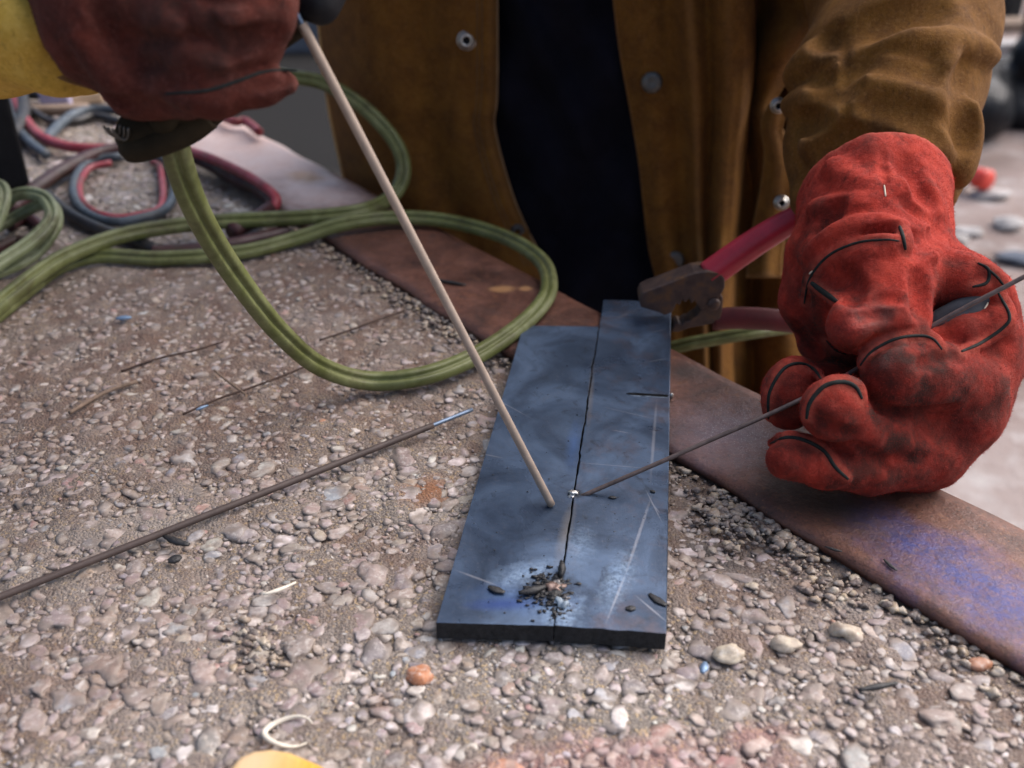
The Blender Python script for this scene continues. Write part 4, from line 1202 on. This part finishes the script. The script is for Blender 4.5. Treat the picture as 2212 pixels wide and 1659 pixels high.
# side panel of the jacket behind the right front, with its lit edges
def d_side(x, y, u): return torso_d(x, y) + .06 - .02 * gz(u, .75, .2) + .03 * gz(u, .35, .12) + .008 * math.sin(y * .03 + 3 * u)
sheet('jacket_side', [(1560, -320), (1560, 400), (1560, 1050)], [(1860, -320), (1800, 0), (1690, 190), (1668, 240), (1700, 300), (1740, 420), (1740, 620), (1748, 760), (1760, 1050)], -320, 1000, JACKET, d_side, 40, 80)
def d_strip(x, y, u): return torso_d(x, y) - .015 - .012 * gz(u, .5, .3)
sheet('jacket_placket', [(1676, 200), (1645, 265), (1652, 330), (1640, 420), (1624, 500), (1612, 600)], [(1690, 200), (1695, 250), (1690, 290), (1712, 370), (1705, 440), (1690, 560)], 225, 600, JACKET, d_strip, 14, 40)

def snap(px, py, dep, r, ring, m_out, m_in, parent, nm):
    m_in = m_in or BLACK
    p = D(px, py, dep); ax = (CAM - p) * np.array([.5, 1, .6]); ax /= np.linalg.norm(ax)
    if ring:
        prof = [(0, r), (.0012, r * 1.0), (.0022, r * .86), (.0020, r * .74), (.0030, r * .66), (.0052, r * .60), (.0056, r * .50), (.0050, r * .40), (.0016, r * .36), (.0014, .0002)]
    else:
        prof = [(0, r * .9), (.0014, r), (.0030, r * .93), (.0040, r * .72), (.0043, r * .45), (.0038, r * .25), (.0038, .0002)]
    V, Fc = lathe(p - ax * .0012, ax, prof, 22); o = obj(nm, V, Fc, m_out, parent)
    o.data.materials.append(m_in or SNAP_DARK)
    for i_, p_ in enumerate(o.data.polygons):
        if ring and (22 * 7 <= i_ < 22 * 9 or i_ >= 22 * 9 or 22 * 2 <= i_ < 22 * 3): p_.material_index = 1
    return o
snap(1008, 87, d_left(1008, 87, .83) - .002, .0105, True, STEEL, None, JL, 'snap_socket')
snap(1118, 500, d_left(1118, 500, .95) - .002, .0085, True, SNAP_DARK, None, JL, 'snap_socket')
snap(1408, 178, d_right(1408, 178, .2) - .002, .0110, False, SNAP_DARK, None, JR, 'snap_stud')
snap(1458, 563, d_right(1458, 563, .3) - .002, .0105, False, SNAP_DARK, None, JR, 'snap_stud')
sp_ = [c for c in PERSON.children if c.name.startswith('jacket_placket')][0]
snap(1681, 228, torso_d(1681, 228) - .03, .0075, True, STEEL, None, sp_, 'snap_socket')
snap(1688, 438, torso_d(1688, 438) - .03, .0075, True, STEEL, None, sp_, 'snap_socket')
# welt stitched along the left front's edge
P = [D(x - 2, y, d_left(x, y, 1) - .002) for x, y in smooth_path(EDGE_L[1:13], 70)]
V, Fc = sweep(P, circ(.0016, 7)); obj('edge_strip', V, Fc, simple('worn_leather_edge', (.30, .19, .10), .8), JL)
for off in (34, 44):
    P = [D(x - off, y, d_left(x - off, y, 1 - off / 380) - .0018) for x, y in smooth_path(EDGE_L[1:12], 60)]
    V, Fc = sweep(P, circ(.0005, 5)); obj('stitching', V, Fc, simple('brown_thread', (.10, .06, .03), .8), JL)
P = [D(x + 6, y, d_left(x + 6, y, 0) - .004) for x, y in smooth_path(SIDE_L[:9], 60)]  # side-lit jacket edge: the light is put into a paler strip
V, Fc = sweep(P, [(math.cos(t) * .0065, math.sin(t) * .0022) for t in np.linspace(0, 2 * math.pi, 13)[:-1]], ref=lambda p, f: np.array([-.45, -.85, .3]))
_o = obj('edge_strip', V, Fc, make_suede('lit_leather_edge', (.36, .20, .055), (.46, .27, .085), (.54, .33, .12), sheen=0), JL); _o['label'] = 'folded side edge, light put into its pale tan colour'
# trousers
s = Solid()
for a, b, ra, rb in (((.07, 1.31, .06), (.06, 1.30, -.06), .10, .11), ((-.03, 1.26, -.05), (-.05, 1.25, -.36), .098, .08), ((-.05, 1.25, -.36), (-.06, 1.29, -.69), .08, .07),
                     ((.15, 1.26, -.05), (.17, 1.25, -.36), .098, .08), ((.17, 1.25, -.36), (.18, 1.29, -.69), .08, .07)): s.cap(a, b, ra, rb, .03)
V, Q = s.mesh(.012); obj('trousers', V, Q, TROUSER, PERSON)
for sx in (-.06, .18):
    s = Solid().cap((sx, 1.30, -.70), (sx * 1.1, 1.16, -.712), .045, .036, .02).cap((sx, 1.30, -.70), (sx, 1.30, -.62), .05, .052, .02)
    V, Q = s.mesh(.008); V[:, 2] = np.maximum(V[:, 2], YARD + .002); obj('boot', V, Q, BLACK, PERSON)
s = Solid(); h = np.array((.04, 1.16, .77)); s.cap(h + (0, .02, .03), h + (-.004, 0, .07), .098, .085, .03)
V, Q = s.mesh(.009); keep = V[:, 2]; obj('cap', V, Q, SHIRT, PERSON)

# ------------------------------------------------------------------ worn spots and painted shade, nap, piping for leather pieces
def paint(o, V, wear_shade, shine=(), amp=.5, seed=5):
    """wear_shade, shine: (x, y, depth, radius px, strength) spots; stored as point attributes"""
    nz = WaveNoise(seed, 55)(V) * .35
    for nm, spots in (('wear_shade', wear_shade), ('shine', shine)):
        w_ = np.zeros(len(V))
        for (x, y, d, r, k) in spots:
            c = D(x, y, d); L = np.linalg.norm(V - c, axis=1) / (r * d / F)
            w_ = np.maximum(w_, k * np.clip(1.35 - L + nz * amp, 0, 1))
        a = o.data.attributes.new(nm, 'FLOAT', 'POINT'); a.data.foreach_set('value', w_.astype(np.float32))
def relax(V, Q, it=2, lam=.5):
    E = np.vstack([Q[:, [0, 1]], Q[:, [1, 2]], Q[:, [2, 3]], Q[:, [3, 0]]]); E = np.vstack([E, E[:, ::-1]])
    n = np.bincount(E[:, 0], minlength=len(V))[:, None].clip(1)
    for _ in range(it):
        S_ = np.stack([np.bincount(E[:, 0], weights=V[E[:, 1], k], minlength=len(V)) for k in range(3)], 1)
        V = V + lam * (S_ / n - V)
    return V
def scuffs(o, val):
    a = o.data.attributes.new('scuff', 'FLOAT', 'POINT'); a.data.foreach_set('value', np.asarray(val, np.float32))
def nap(V, Q, n, L, wd, m, parent, seed=3):
    r = np.random.default_rng(seed)
    a, b, c = V[Q[:, 0]], V[Q[:, 1]], V[Q[:, 2]]
    N = np.cross(b - a, c - a); A = np.linalg.norm(N, axis=1); N /= A[:, None] + 1e-12
    f = r.choice(len(Q), n, p=A / A.sum())
    u = r.random((n, 2)); p = a[f] + (b[f] - a[f]) * u[:, :1] + (V[Q[f, 3]] - a[f]) * u[:, 1:] * .9
    d = N[f] + r.normal(size=(n, 3)) * .75; d /= np.linalg.norm(d, axis=1)[:, None]
    s = np.cross(d, r.normal(size=(n, 3))); s /= np.linalg.norm(s, axis=1)[:, None] + 1e-9
    l = L * r.uniform(.35, 1.1, n)[:, None]
    T = np.stack([p - s * wd - N[f] * .0003, p + s * wd - N[f] * .0003, p + d * l], 1).reshape(-1, 3)
    o = obj('suede_nap', T, np.arange(3 * n).reshape(-1, 3), m, parent, False); tag(o, kind='stuff'); return o
def welt(bv, pts, r, m, parent, name='welt', lift=.0000, n=None, dflt=.65):
    n = n or max(14, len(pts) * 9)
    P = on_surface(bv, pts, n, lift - r * .25, dflt)
    V, Fc = sweep(P, circ(r, 8), scale=lambda f: .55 + .5 * math.sin(math.pi * min(1, max(0, f))) ** .4)
    return obj(name, V, Fc, m, parent)

# ------------------------------------------------------------------ bright red gauntlet holding the filler wire
def build_right_glove():
    s = Solid()
    # gauntlet cuff, wrist, heel of the hand
    axis = np.array([.03, .77, .64]); axis /= np.linalg.norm(axis); AX = RT * axis[0] + UP * axis[1] + FW * axis[2]
    rim = D(1886, 416, .735)
    w0 = D(1874, 590, .680)
    s.cap(w0, rim, .0490, .0525, .004); s.cap(rim, rim + AX * .05, .0525, .0545, .004)
    s.chain([(2000, 470, .715, 52), (2010, 560, .69, 48), (2040, 600, .685, 48)], .008)
    s.chain([(1886, 330, .690, 14), (1890, 420, .683, 16), (1892, 470, .672, 10)], .02)
    s.chain([(1752, 545, .70, 55), (1748, 650, .70, 60), (1778, 715, .712, 55)], .008)
    s.chain([(1790, 735, .715, 62), (1850, 800, .715, 62), (1830, 860, .712, 62)], .008)
    s.chain([(1890, 600, .70, 150), (1985, 680, .712, 145), (2010, 780, .71, 135)], .012)
    # back of the hand and knuckles, down the right side
    s.chain([(2070, 660, .69, 112), (2088, 760, .685, 112), (2050, 870, .678, 112), (1985, 960, .668, 96), (1900, 1005, .664, 60)], .012)
    s.chain([(2088, 760, .668, 105), (2050, 870, .660, 102), (1990, 955, .655, 86)], .012)
    # knuckle of the first finger, upper right
    s.chain([(1940, 600, .665, 56), (2070, 606, .655, 56), (2135, 632, .655, 44), (2165, 670, .66, 34)], .010)
    # hollow between thumb and first finger
    s.chain([(2010, 690, .618, 30), (2085, 668, .612, 34), (2145, 655, .622, 24)], .008, True)
    # rolled edge below the hollow
    s.chain([(1985, 742, .640, 24), (2080, 718, .636, 32), (2155, 694, .640, 32), (2175, 720, .650, 30)], .006)
    # thumb, pressing down
    s.chain([(1930, 585, .650, 78), (1915, 640, .636, 78)], .012)
    s.chain([(1915, 630, .638, 78), (1905, 685, .626, 64), (1842, 708, .616, 54)], .006)
    s.chain([(1880, 640, .640, 60), (1862, 690, .624, 58)], .012)
    s.chain([(1950, 620, .640, 55), (1962, 690, .628, 44)], .012)
    s.chain([(1925, 700, .618, 56), (1960, 690, .622, 46)], .006)
    # curled fingers
    s.chain([(2100, 830, .645, 72), (1990, 806, .622, 80), (1932, 806, .612, 74)], .005)
    s.chain([(2090, 905, .650, 66), (1960, 936, .634, 54), (1850, 925, .616, 56), (1798, 885, .602, 70)], .005)
    s.chain([(2000, 985, .648, 66), (1880, 1016, .634, 52), (1780, 1008, .622, 46), (1696, 990, .612, 42)], .005)
    s.chain([(1850, 850, .715, 70), (1735, 850, .672, 62), (1708, 850, .652, 60)], .005)
    s.chain([(1706, 836, .652, 52), (1702, 878, .652, 52)], .006)
    # creases and folds
    s.ridge([(1889, 880), (1960, 890), (2058, 880)], .0038, .0032, .004, True)
    s.ridge([(1787, 961), (1853, 968), (1920, 1010)], .0034, .0028, .004, True)
    s.ridge([(1725, 950), (1790, 965), (1830, 985)], .0030, .0018, .005, True)
    s.ridge([(1800, 360), (1850, 405), (1900, 425), (1985, 405)], .009, .0015, .007)
    s.ridge([(1760, 450), (1830, 452), (1905, 440)], .0075, .002, .006)
    s.ridge([(1745, 555), (1800, 510), (1870, 490), (1945, 492)], .0065, .0034, .005)
    s.ridge([(1765, 492), (1790, 460), (1805, 430)], .0065, .0048, .006, True)
    s.ridge([(1850, 520), (1940, 505), (2010, 515)], .0055, .0035, .006, True)
    s.ridge([(1840, 560), (1930, 540), (2010, 552)], .0065, .002, .006)
    s.ridge([(1990, 590), (2000, 640), (1990, 680)], .005, .003, .008, True)
    s.ridge([(2055, 475), (2000, 525), (1960, 540)], .0055, .004, .005, True)
    s.ridge([(1790, 590), (1838, 610), (1842, 650)], .005, .0028, .008, True)
    s.ridge([(1960, 340), (1990, 380), (2030, 430)], .007, .0025, .010, True)
    s.ridge([(1907, 320), (1909, 355), (1912, 392)], .0022, .0020, .003, True)
    s.ridge([(1860, 765), (1900, 742), (1960, 722), (2000, 715)], .0035, .0020, .004, True)
    s.ridge([(2100, 960), (2050, 930), (2000, 935)], .006, .0015, .010, True)
    for pts, rr, hh in (([(1960, 430), (1990, 460), (2035, 470)], .0035, .002),
                        ([(1870, 655), (1905, 640), (1950, 645)], .0026, .0018), ([(1850, 690), (1880, 675), (1920, 680)], .0024, .0016), 
                        ([(1985, 790), (2040, 770), (2090, 775)], .003, .0022), ([(1760, 900), (1800, 930), (1850, 945)], .003, .002), ([(1720, 700), (1740, 740), (1770, 760)], .003, .002), ([(1700, 560), (1730, 610), (1738, 660)], .0035, .0026)):
        s.ridge(pts, rr, hh, .005, True)
    W = [([(1737, 655), (1750, 600), (1790, 552), (1850, 525), (1910, 518), (1943, 521)], 0.00088), ([(1943, 488), (1950, 510), (1956, 540)], 0.00122), ([(1752, 610), (1775, 628), (1808, 652)], 0.00177),
         ([(2112, 568), (2135, 582), (2132, 610), (2100, 620)], 0.00109), ([(2156, 632), (2180, 680), (2170, 705), (2120, 740), (2075, 760)], 0.00109),
         ([(1858, 790), (1885, 758), (1935, 732), (1985, 725), (2015, 732), (2035, 755)], 0.00095),
         ([(1660, 905), (1662, 850), (1690, 800), (1722, 785), (1755, 795), (1775, 820)], 0.00109), ([(1742, 905), (1750, 870), (1780, 835), (1820, 825), (1848, 836), (1862, 862)], 0.00136),
         ([(1665, 958), (1700, 945), (1740, 952), (1780, 975), (1805, 1010), (1832, 1035)], 0.00129), ([(1785, 735), (1805, 755), (1830, 766)], 0.00088), ([(2125, 575), (2150, 595), (2168, 616)], 0.00088)]
    for pts, r in W: s.ridge(pts, .0040, .0021, .003)
    inner_a, inner_b = rim - AX * .0, rim + AX * .08
    wn_ = WaveNoise(21, 26); wn2 = WaveNoise(22, 70); wn3 = WaveNoise(23, 160)
    def post(P, d):
        return d + wn_(P) * .0003 + wn2(P) * .00016 + wn3(P) * .00012
    def cut(P, d):
        Pf = P.astype(np.float32)
        d = np.maximum(d, (Pf - rim.astype(np.float32)) @ AX.astype(np.float32))
        return np.maximum(d, -seg_d(Pf, inner_a.astype(np.float32), inner_b.astype(np.float32), .044, .050))
    s.post = [post, cut]; s.cut = cut
    V, Q = s.mesh(.00135); V = relax(V, Q, 4)
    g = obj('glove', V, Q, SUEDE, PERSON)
    g['label'] = 'bright red suede gauntlet with curled fingers around the filler wire'
    bv = bvh_of(V, Q)
    edge = np.clip(1.2 - np.abs((V - rim) @ AX) / .006, 0, 1) * .9
    for pts, r in W:
        for q in on_surface(bv, pts, 12): edge = np.maximum(edge, .75 * np.clip(1.3 - np.linalg.norm(V - q, axis=1) / .0045, 0, 1))
    scuffs(g, edge)
    paint(g, V, [(1950, 815, .60, 165, 1), (2060, 850, .61, 130, .8), (1800, 890, .60, 130, .85), (1700, 990, .61, 90, .75), (1700, 850, .645, 100, .8), (1960, 940, .61, 140, 1), (1870, 1010, .62, 120, .9), (2000, 1010, .61, 140, .95), (2120, 860, .64, 130, .85), (2060, 960, .63, 110, .8), (1720, 640, .66, 95, 1), (1735, 740, .67, 95, 1), (1712, 560, .67, 70, .8), (1860, 745, .605, 55, .8), (1850, 735, .62, 75, .85), (1960, 960, .64, 150, .75), (2080, 900, .65, 150, .6), (1765, 600, .69, 70, .75),  # dirty fingers; left side, palm and cuff fold spots paint in shade
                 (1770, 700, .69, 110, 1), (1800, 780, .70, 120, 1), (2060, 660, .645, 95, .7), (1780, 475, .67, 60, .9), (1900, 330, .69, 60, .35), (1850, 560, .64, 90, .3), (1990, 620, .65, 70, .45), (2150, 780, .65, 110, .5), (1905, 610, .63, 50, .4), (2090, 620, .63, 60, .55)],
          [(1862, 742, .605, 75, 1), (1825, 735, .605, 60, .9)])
    nap(V, Q, 62000, .0021, .00010, NAP, g)
    for pts, r in W: welt(bv, pts, r, PIPING, g)
    for pts in ([(1910, 400), (1913, 425)], [(2128, 640), (2133, 655), (2126, 668)], [(1755, 585), (1748, 592)]):
        welt(bv, pts, .0006, THREAD, g, 'loose_thread', .0002, 10)
    # dark lining in the hollow
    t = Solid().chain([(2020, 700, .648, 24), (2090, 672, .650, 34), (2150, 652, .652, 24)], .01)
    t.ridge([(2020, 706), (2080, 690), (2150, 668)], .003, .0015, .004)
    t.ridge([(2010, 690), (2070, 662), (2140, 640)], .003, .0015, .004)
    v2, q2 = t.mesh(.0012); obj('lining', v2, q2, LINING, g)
    return g
GR = build_right_glove()

def build_right_sleeve():
    s = Solid()
    s.chain([(2010, -520, 1.02, 225), (1960, -230, .93, 225), (1948, -60, .87, 200), (1955, 60, .85, 190)], .008)
    s.chain([(1955, 60, .85, 190), (1920, 170, .825, 198), (1900, 300, .79, 172), (1885, 470, .75, 105)], .008)
    s.chain([(1990, 130, .835, 150), (2020, 260, .82, 62), (2030, 380, .80, 50), (2046, 430, .79, 20)], .010)
    s.chain([(1960, 250, .82, 110), (1990, 350, .80, 85)], .010)
    s.chain([(1800, 180, .84, 88), (1772, 310, .81, 66), (1752, 430, .79, 46)], .012)
    s.cap((.23, 1.20, .55), D(2010, -520, 1.02), .09, .1, .01)
    crest = [[(1790, 72), (1900, 84), (2017, 92), (2093, 104), (2142, 120)], [(1775, 192), (1840, 166), (1920, 158), (1990, 172), (2030, 190)], [(1708, 228), (1770, 217), (1827, 205), (1903, 197), (1964, 199), (2030, 222)],
             [(1827, 244), (1903, 252), (1979, 289), (2034, 342), (2052, 396)], [(2040, 120), (2051, 171), (2066, 220), (2078, 289), (2078, 340), (2068, 390)], [(1716, 168), (1755, 130), (1826, 68)], [(1752, 318), (1808, 262), (1832, 244)]]
    vale = [[(1685, 100), (1760, 76), (1850, 46), (1950, 26), (2040, 2)], [(1850, 118), (1920, 122), (2000, 132), (2024, 150)], [(1760, 168), (1800, 148), (1850, 136)], [(1740, 205), (1790, 192), (1880, 180), (1990, 192)],
            [(1850, 224), (1920, 224), (1990, 246), (2036, 292)], [(1800, 285), (1870, 284), (1945, 322), (1995, 380)], [(1725, 262), (1770, 256), (1808, 240)], [(2092, 140), (2100, 200), (2098, 260), (2090, 300)], [(1730, 330), (1780, 312), (1830, 290)]]
    for pts in crest: s.ridge(pts, .0105, .0068, .008)
    for n_, pts in enumerate(vale): s.ridge(pts, .016 if n_ == 0 else .011, .012 if n_ == 0 else .0075, .008, True)
    for pts in ([(1824, 96), (1826, 150), (1828, 185)], [(1826, 222), (1826, 262)]): s.ridge(pts, .003, .0018, .005, True)
    a, b = WaveNoise(41, 9), WaveNoise(42, 28)
    s.post = [lambda P, d: d + a(P) * .0010 + b(P) * .0004]
    V, Q = s.mesh(.0026); V = relax(V, Q, 2)
    o = obj('sleeve', V, Q, JACKET, PERSON); o['label'] = 'brown leather sleeve with deep folds above the bright red gauntlet'
    paint(o, V, [(1890, 345, .72, 90, .3), (1720, 420, .75, 120, .5)])
    nap(V, Q, 16000, .0013, .00012, simple('leather_fibre', (.12, .06, .018), .9, 0, .2), o, 8)
build_right_sleeve()

# ------------------------------------------------------------------ red gauntlet, its shade painted in, holding the electrode holder, upper left
def build_left_glove():
    s = Solid()
    s.chain([(140, -260, .545, 195), (230, -120, .53, 205), (295, -20, .515, 205)], .01)
    s.chain([(290, 10, .512, 200), (420, 20, .508, 180)], .01)
    s.chain([(300, 90, .507, 158), (330, 150, .507, 98)], .012)
    s.chain([(300, 195, .50, 66), (400, 208, .497, 52)], .008)
    # fingers wrapped round the grip
    s.chain([(380, -60, .475, 86), (520, -40, .468, 70), (590, -6, .474, 56)], .006)
    s.chain([(380, 42, .475, 74), (510, 46, .468, 60), (596, 44, .474, 48)], .006)
    s.chain([(380, 122, .482, 62), (500, 122, .475, 50), (578, 102, .480, 38)], .006)
    s.chain([(360, 200, .486, 46), (470, 208, .480, 42), (560, 190, .480, 38), (622, 178, .482, 29)], .006)
    s.ridge([(307, 98), (390, 104), (463, 104), (492, 98)], .0036, .0032, .005, True)
    s.ridge([(397, 22), (440, 58), (490, 98), (520, 118)], .0036, .0032, .005, True)
    s.ridge([(357, 200), (446, 193), (512, 172), (562, 158), (640, 152)], .0036, .0032, .004, True)
    s.ridge([(160, 60), (230, 150), (300, 200)], .006, .003, .006)
    s.ridge([(200, -20), (250, 80), (330, 130)], .005, .004, .006, True)
    for pts, rr, hh in (([(380, 10), (430, -20), (560, -30)], .004, .0034), ([(420, 75), (520, 84), (600, 74)], .0036, .003), ([(230, 210), (300, 232), (380, 235)], .003, .0022)):
        s.ridge(pts, rr, hh, .005, True)
    for pts, rr, hh in (([(320, 112), (400, 118), (470, 116)], .004, .002), ([(410, 10), (455, 45), (500, 85)], .004, .002), ([(370, 212), (450, 206), (520, 184), (600, 166)], .003, .0014)):
        s.ridge(pts, rr, hh, .005)
    a, b, c = WaveNoise(51, 24), WaveNoise(52, 70), WaveNoise(53, 160)
    s.post = [lambda P, d: d + a(P) * .0006 + b(P) * .0002 + c(P) * .0001]
    V, Q = s.mesh(.0014); V = relax(V, Q, 4)
    g = obj('glove', V, Q, SUEDE_SHADED, PERSON); g['label'] = 'red suede gauntlet, shade put into its dark colour, closed around the electrode holder'
    bv = bvh_of(V, Q)
    paint(g, V, [(330, 60, .47, 120, .4), (480, 110, .46, 90, .5), (300, 220, .47, 90, .35)])
    nap(V, Q, 26000, .0013, .00009, NAP_SHADED, g, 4)
    welt(bv, [(357, 203), (446, 196), (512, 176), (562, 158), (600, 152), (642, 152)], .0009, PIPING, g, dflt=.47)
    return g
build_left_glove()
def build_left_sleeve():
    s = Solid()
    s.chain([(-520, -170, .66, 215), (-300, -100, .61, 190), (-60, -20, .575, 172), (150, 60, .55, 146)], .04)
    s.cap((-.13, 1.20, .55), (-.36, .92, .42), .09, .075, .05); s.cap((-.36, .92, .42), D(-520, -170, .66), .075, .066, .05)
    s.ridge([(-40, 100), (60, 110), (160, 140)], .012, .003, .016)
    s.ridge([(0, 30), (60, 60), (120, 70)], .010, .002, .016)
    a = WaveNoise(61, 14); s.post = [lambda P, d: d + a(P) * .0016]
    V, Q = s.mesh(.0028)
    o = obj('sleeve', V, Q, JACKET_Y, PERSON); o['label'] = 'yellow leather sleeve behind the shaded red gauntlet'
    paint(o, V, [(175, 105, .52, 30, .9), (150, 150, .52, 60, .4)])
    # turned-back cuff corner
    c = [D(128, 100, .525), D(112, 128, .523), D(102, 160, .522), D(150, 178, .522), D(215, 195, .53), D(190, 120, .53)]
    V, Fc = extrude_poly(c, FW * .004); fixn(obj('cuff', V, Fc, JACKET, PERSON, False))
build_left_sleeve()

# ------------------------------------------------------------------ electrode holder in the dark glove
def build_holder():
    a, b = D(250, 300, .528), D(672, -8, .500)
    root = thing('electrode_holder', a, 'dark electrode holder inside the closed dark glove, round black head beside the beige electrode', 'electrode holder')
    P = smooth_path([D(258, 300, .530), D(330, 285, .528), D(440, 235, .525), D(560, 110, .515), D(640, 40, .505)], 40)
    V, Fc = sweep(P, circ(1, 18), scale=lambda f: .0112 * (min(1, (f + .015) / .06) ** .5) * (1 + .08 * math.sin(f * 20)) * (1 - .25 * f)); obj('grip', V, Fc, HOLDER, root)
    V, Fc = sweep(smooth_path([D(262, 320, .526), D(310, 318, .525), D(400, 285, .524), D(450, 250, .523)], 24), circ(1, 14), scale=lambda f: .0072 * min(1, (f + .03) / .12) ** .5); obj('lever', V, Fc, HOLDER, root)
    s = Solid().chain([(688, 8, .497, 37), (712, -40, .497, 36), (690, -110, .50, 36)], .01).chain([(650, 8, .497, 20), (690, 10, .497, 30)], .01)
    V, Q = s.mesh(.0014); obj('head', V, Q, BLACK, root)
    for k in range(3):
        c = D(246 + 9 * k, 268 + 5 * k - k * k, .5165 - .0008 * k)
        pts = [c + (RT * math.cos(t) * .0042 - UP * math.sin(t) * .0058 - FW * .003 * math.cos(t * 2)) for t in np.linspace(.2, 2.9, 9)]
        V, Fc = sweep(smooth_path(pts, 20), circ(.0007, 7)); obj('spring_coil', V, Fc, SNAP_DARK, root)
    V, Fc = lathe(D(352, 236, .516), D(368, 278, .526) - D(352, 236, .516), [(0, .0085), (.008, .0090), (.010, .0084)], 16); obj('cable_collar', V, Fc, HOLDER, root)
build_holder()

# ------------------------------------------------------------------ things down in the yard, far out of focus
def yard_pt(x, y): return G(x, y, YARD)
def build_tarp():
    c = yard_pt(2190, 330); s = Solid()
    r = np.random.default_rng(5)
    for i in range(34):
        p = c + np.array([r.uniform(-.10, 1.3), r.uniform(-.1, 1.1), 0]); h = r.uniform(.10, .42); p[2] += h * .5
        s.cap(p, p + np.array([r.normal() * .18, r.normal() * .12, r.normal() * .08]), r.uniform(.08, .16), r.uniform(.06, .14), .04)
    s.post = [lambda P, d, a=WaveNoise(71, 3.2), b=WaveNoise(72, 9): d + a(P) * .018 + b(P) * .007]
    V, Q = s.mesh(.03); V[:, 2] = np.maximum(V[:, 2], YARD + .004)
    o = fixn(obj('plastic_sheeting', V, Q, TARP)); tag(o, 'crumpled heap of black plastic sheeting in the yard right of the sleeve', 'sheeting')
build_tarp()
def build_bottle():
    p = yard_pt(2085, 452); root = thing('plastic_bottle', p, 'milky plastic bottle with a red cap lying in the yard by the sleeve', 'bottle')
    a = np.array([.45, -.85, .12]); a /= np.linalg.norm(a); o = yard_pt(2117, 425) + np.array([0, 0, .06]) - a * .18
    V, Fc = lathe(o, a, [(-.10, .03), (-.095, .05), (.06, .052), (.10, .045), (.13, .022), (.15, .018)], 20); obj('body', V, Fc, CLEAR, root)
    V, Fc = lathe(o, a, [(.148, .030), (.15, .034), (.195, .034), (.20, .028)], 18); obj('cap', V, Fc, REDCAP, root)
build_bottle()
def rubble(px, py, r, m, label, sx=1.3, h=.5):
    c = yard_pt(px, py); V = rock(IV2, int(px), .22, .5) * r * np.array([sx, 1, 1]); V[:, 2] = V[:, 2] * h + r * .22
    return tag(obj('rubble_stone', V + c, IF2, m), label, 'stone')
rubble(2150, 425, .05, STONE, 'pale blurred rubble stone right of the bottle')
rubble(2095, 505, .035, STONE, 'small white rubble stone in the yard below the bottle')
rubble(2175, 490, .04, STONE, 'white rubble stone at the right edge below the bottle')
rubble(2060, 520, .035, STONE, 'smallest pale rubble stone beside the gauntlet cuff')
rubble(2195, 560, .04, KERB, 'grey green rubble stone in the yard above the filler wire', 1.9, .3)
def plank(px, py, L, wd, h, rz, m, label, name='plank', cat='plank'):
    c = yard_pt(px, py); d = np.array([math.cos(rz), math.sin(rz), 0]); n = np.array([-d[1], d[0], 0])
    V, Fc = box(c + np.array([0, 0, h / 2 + .004]), d * L / 2, n * wd / 2, (0, 0, h / 2)); return tag(bevel(obj(name, V, Fc, m, None, False), .008, 2), label, cat)
plank(2240, 62, 1.6, .18, .05, .12, PLANK, 'weathered plank lying in the yard at the upper right corner')
plank(2260, 118, 1.5, .14, .06, -.05, STONE, 'pale plank lying nearer below the weathered plank')
plank(2175, 45, .1, .1, .45, .3, TARP, 'dark upright stump standing by the planks at the upper right', 'post', 'post')
V, Fc = box(yard_pt(660, 118) + np.array([0, .15, .09]), (1.6, .1, 0), (-.01, .15, 0), (0, 0, .09)); tag(bevel(obj('kerb_stone', V, Fc, KERB, None, False), .02, 2), 'blue grey kerb stone far behind between the dark glove and the jacket', 'kerb')
V, Fc = box(yard_pt(650, 60) + np.array([0, 1.2, .25]), (2.2, .14, 0), (-.02, .3, 0), (0, 0, .25)); tag(bevel(obj('low_wall', V, Fc, KERB, None, False), .02, 2), 'low blue grey wall in the distance behind the kerb stone', 'wall')

# ------------------------------------------------------------------ which things are repeats of one kind
GROUPS = {'slag_chip': 'slag chips and splinters lying about', 'loose_pebble': 'loose pebbles lying on the slab', 'gas_hose': 'hoses at the back of the slab', 'welding_cable': 'green welding cable runs and coils',
          'rusty_wire': 'thin wires on the slab', 'twig': 'dry twigs on the slab', 'rubble_stone': 'rubble stones in the yard', 'welding_electrode': 'coated electrodes', 'plank': 'planks lying in the yard',
          'wooden_offcut': 'wooden offcuts at the back of the slab', 'red_clip': 'small red clips at the back of the slab'}
for o in SC.objects:
    if o.parent is None and 'label' in o:
        k = o.name.split('.')[0]
        if k in GROUPS: o['group'] = GROUPS[k]
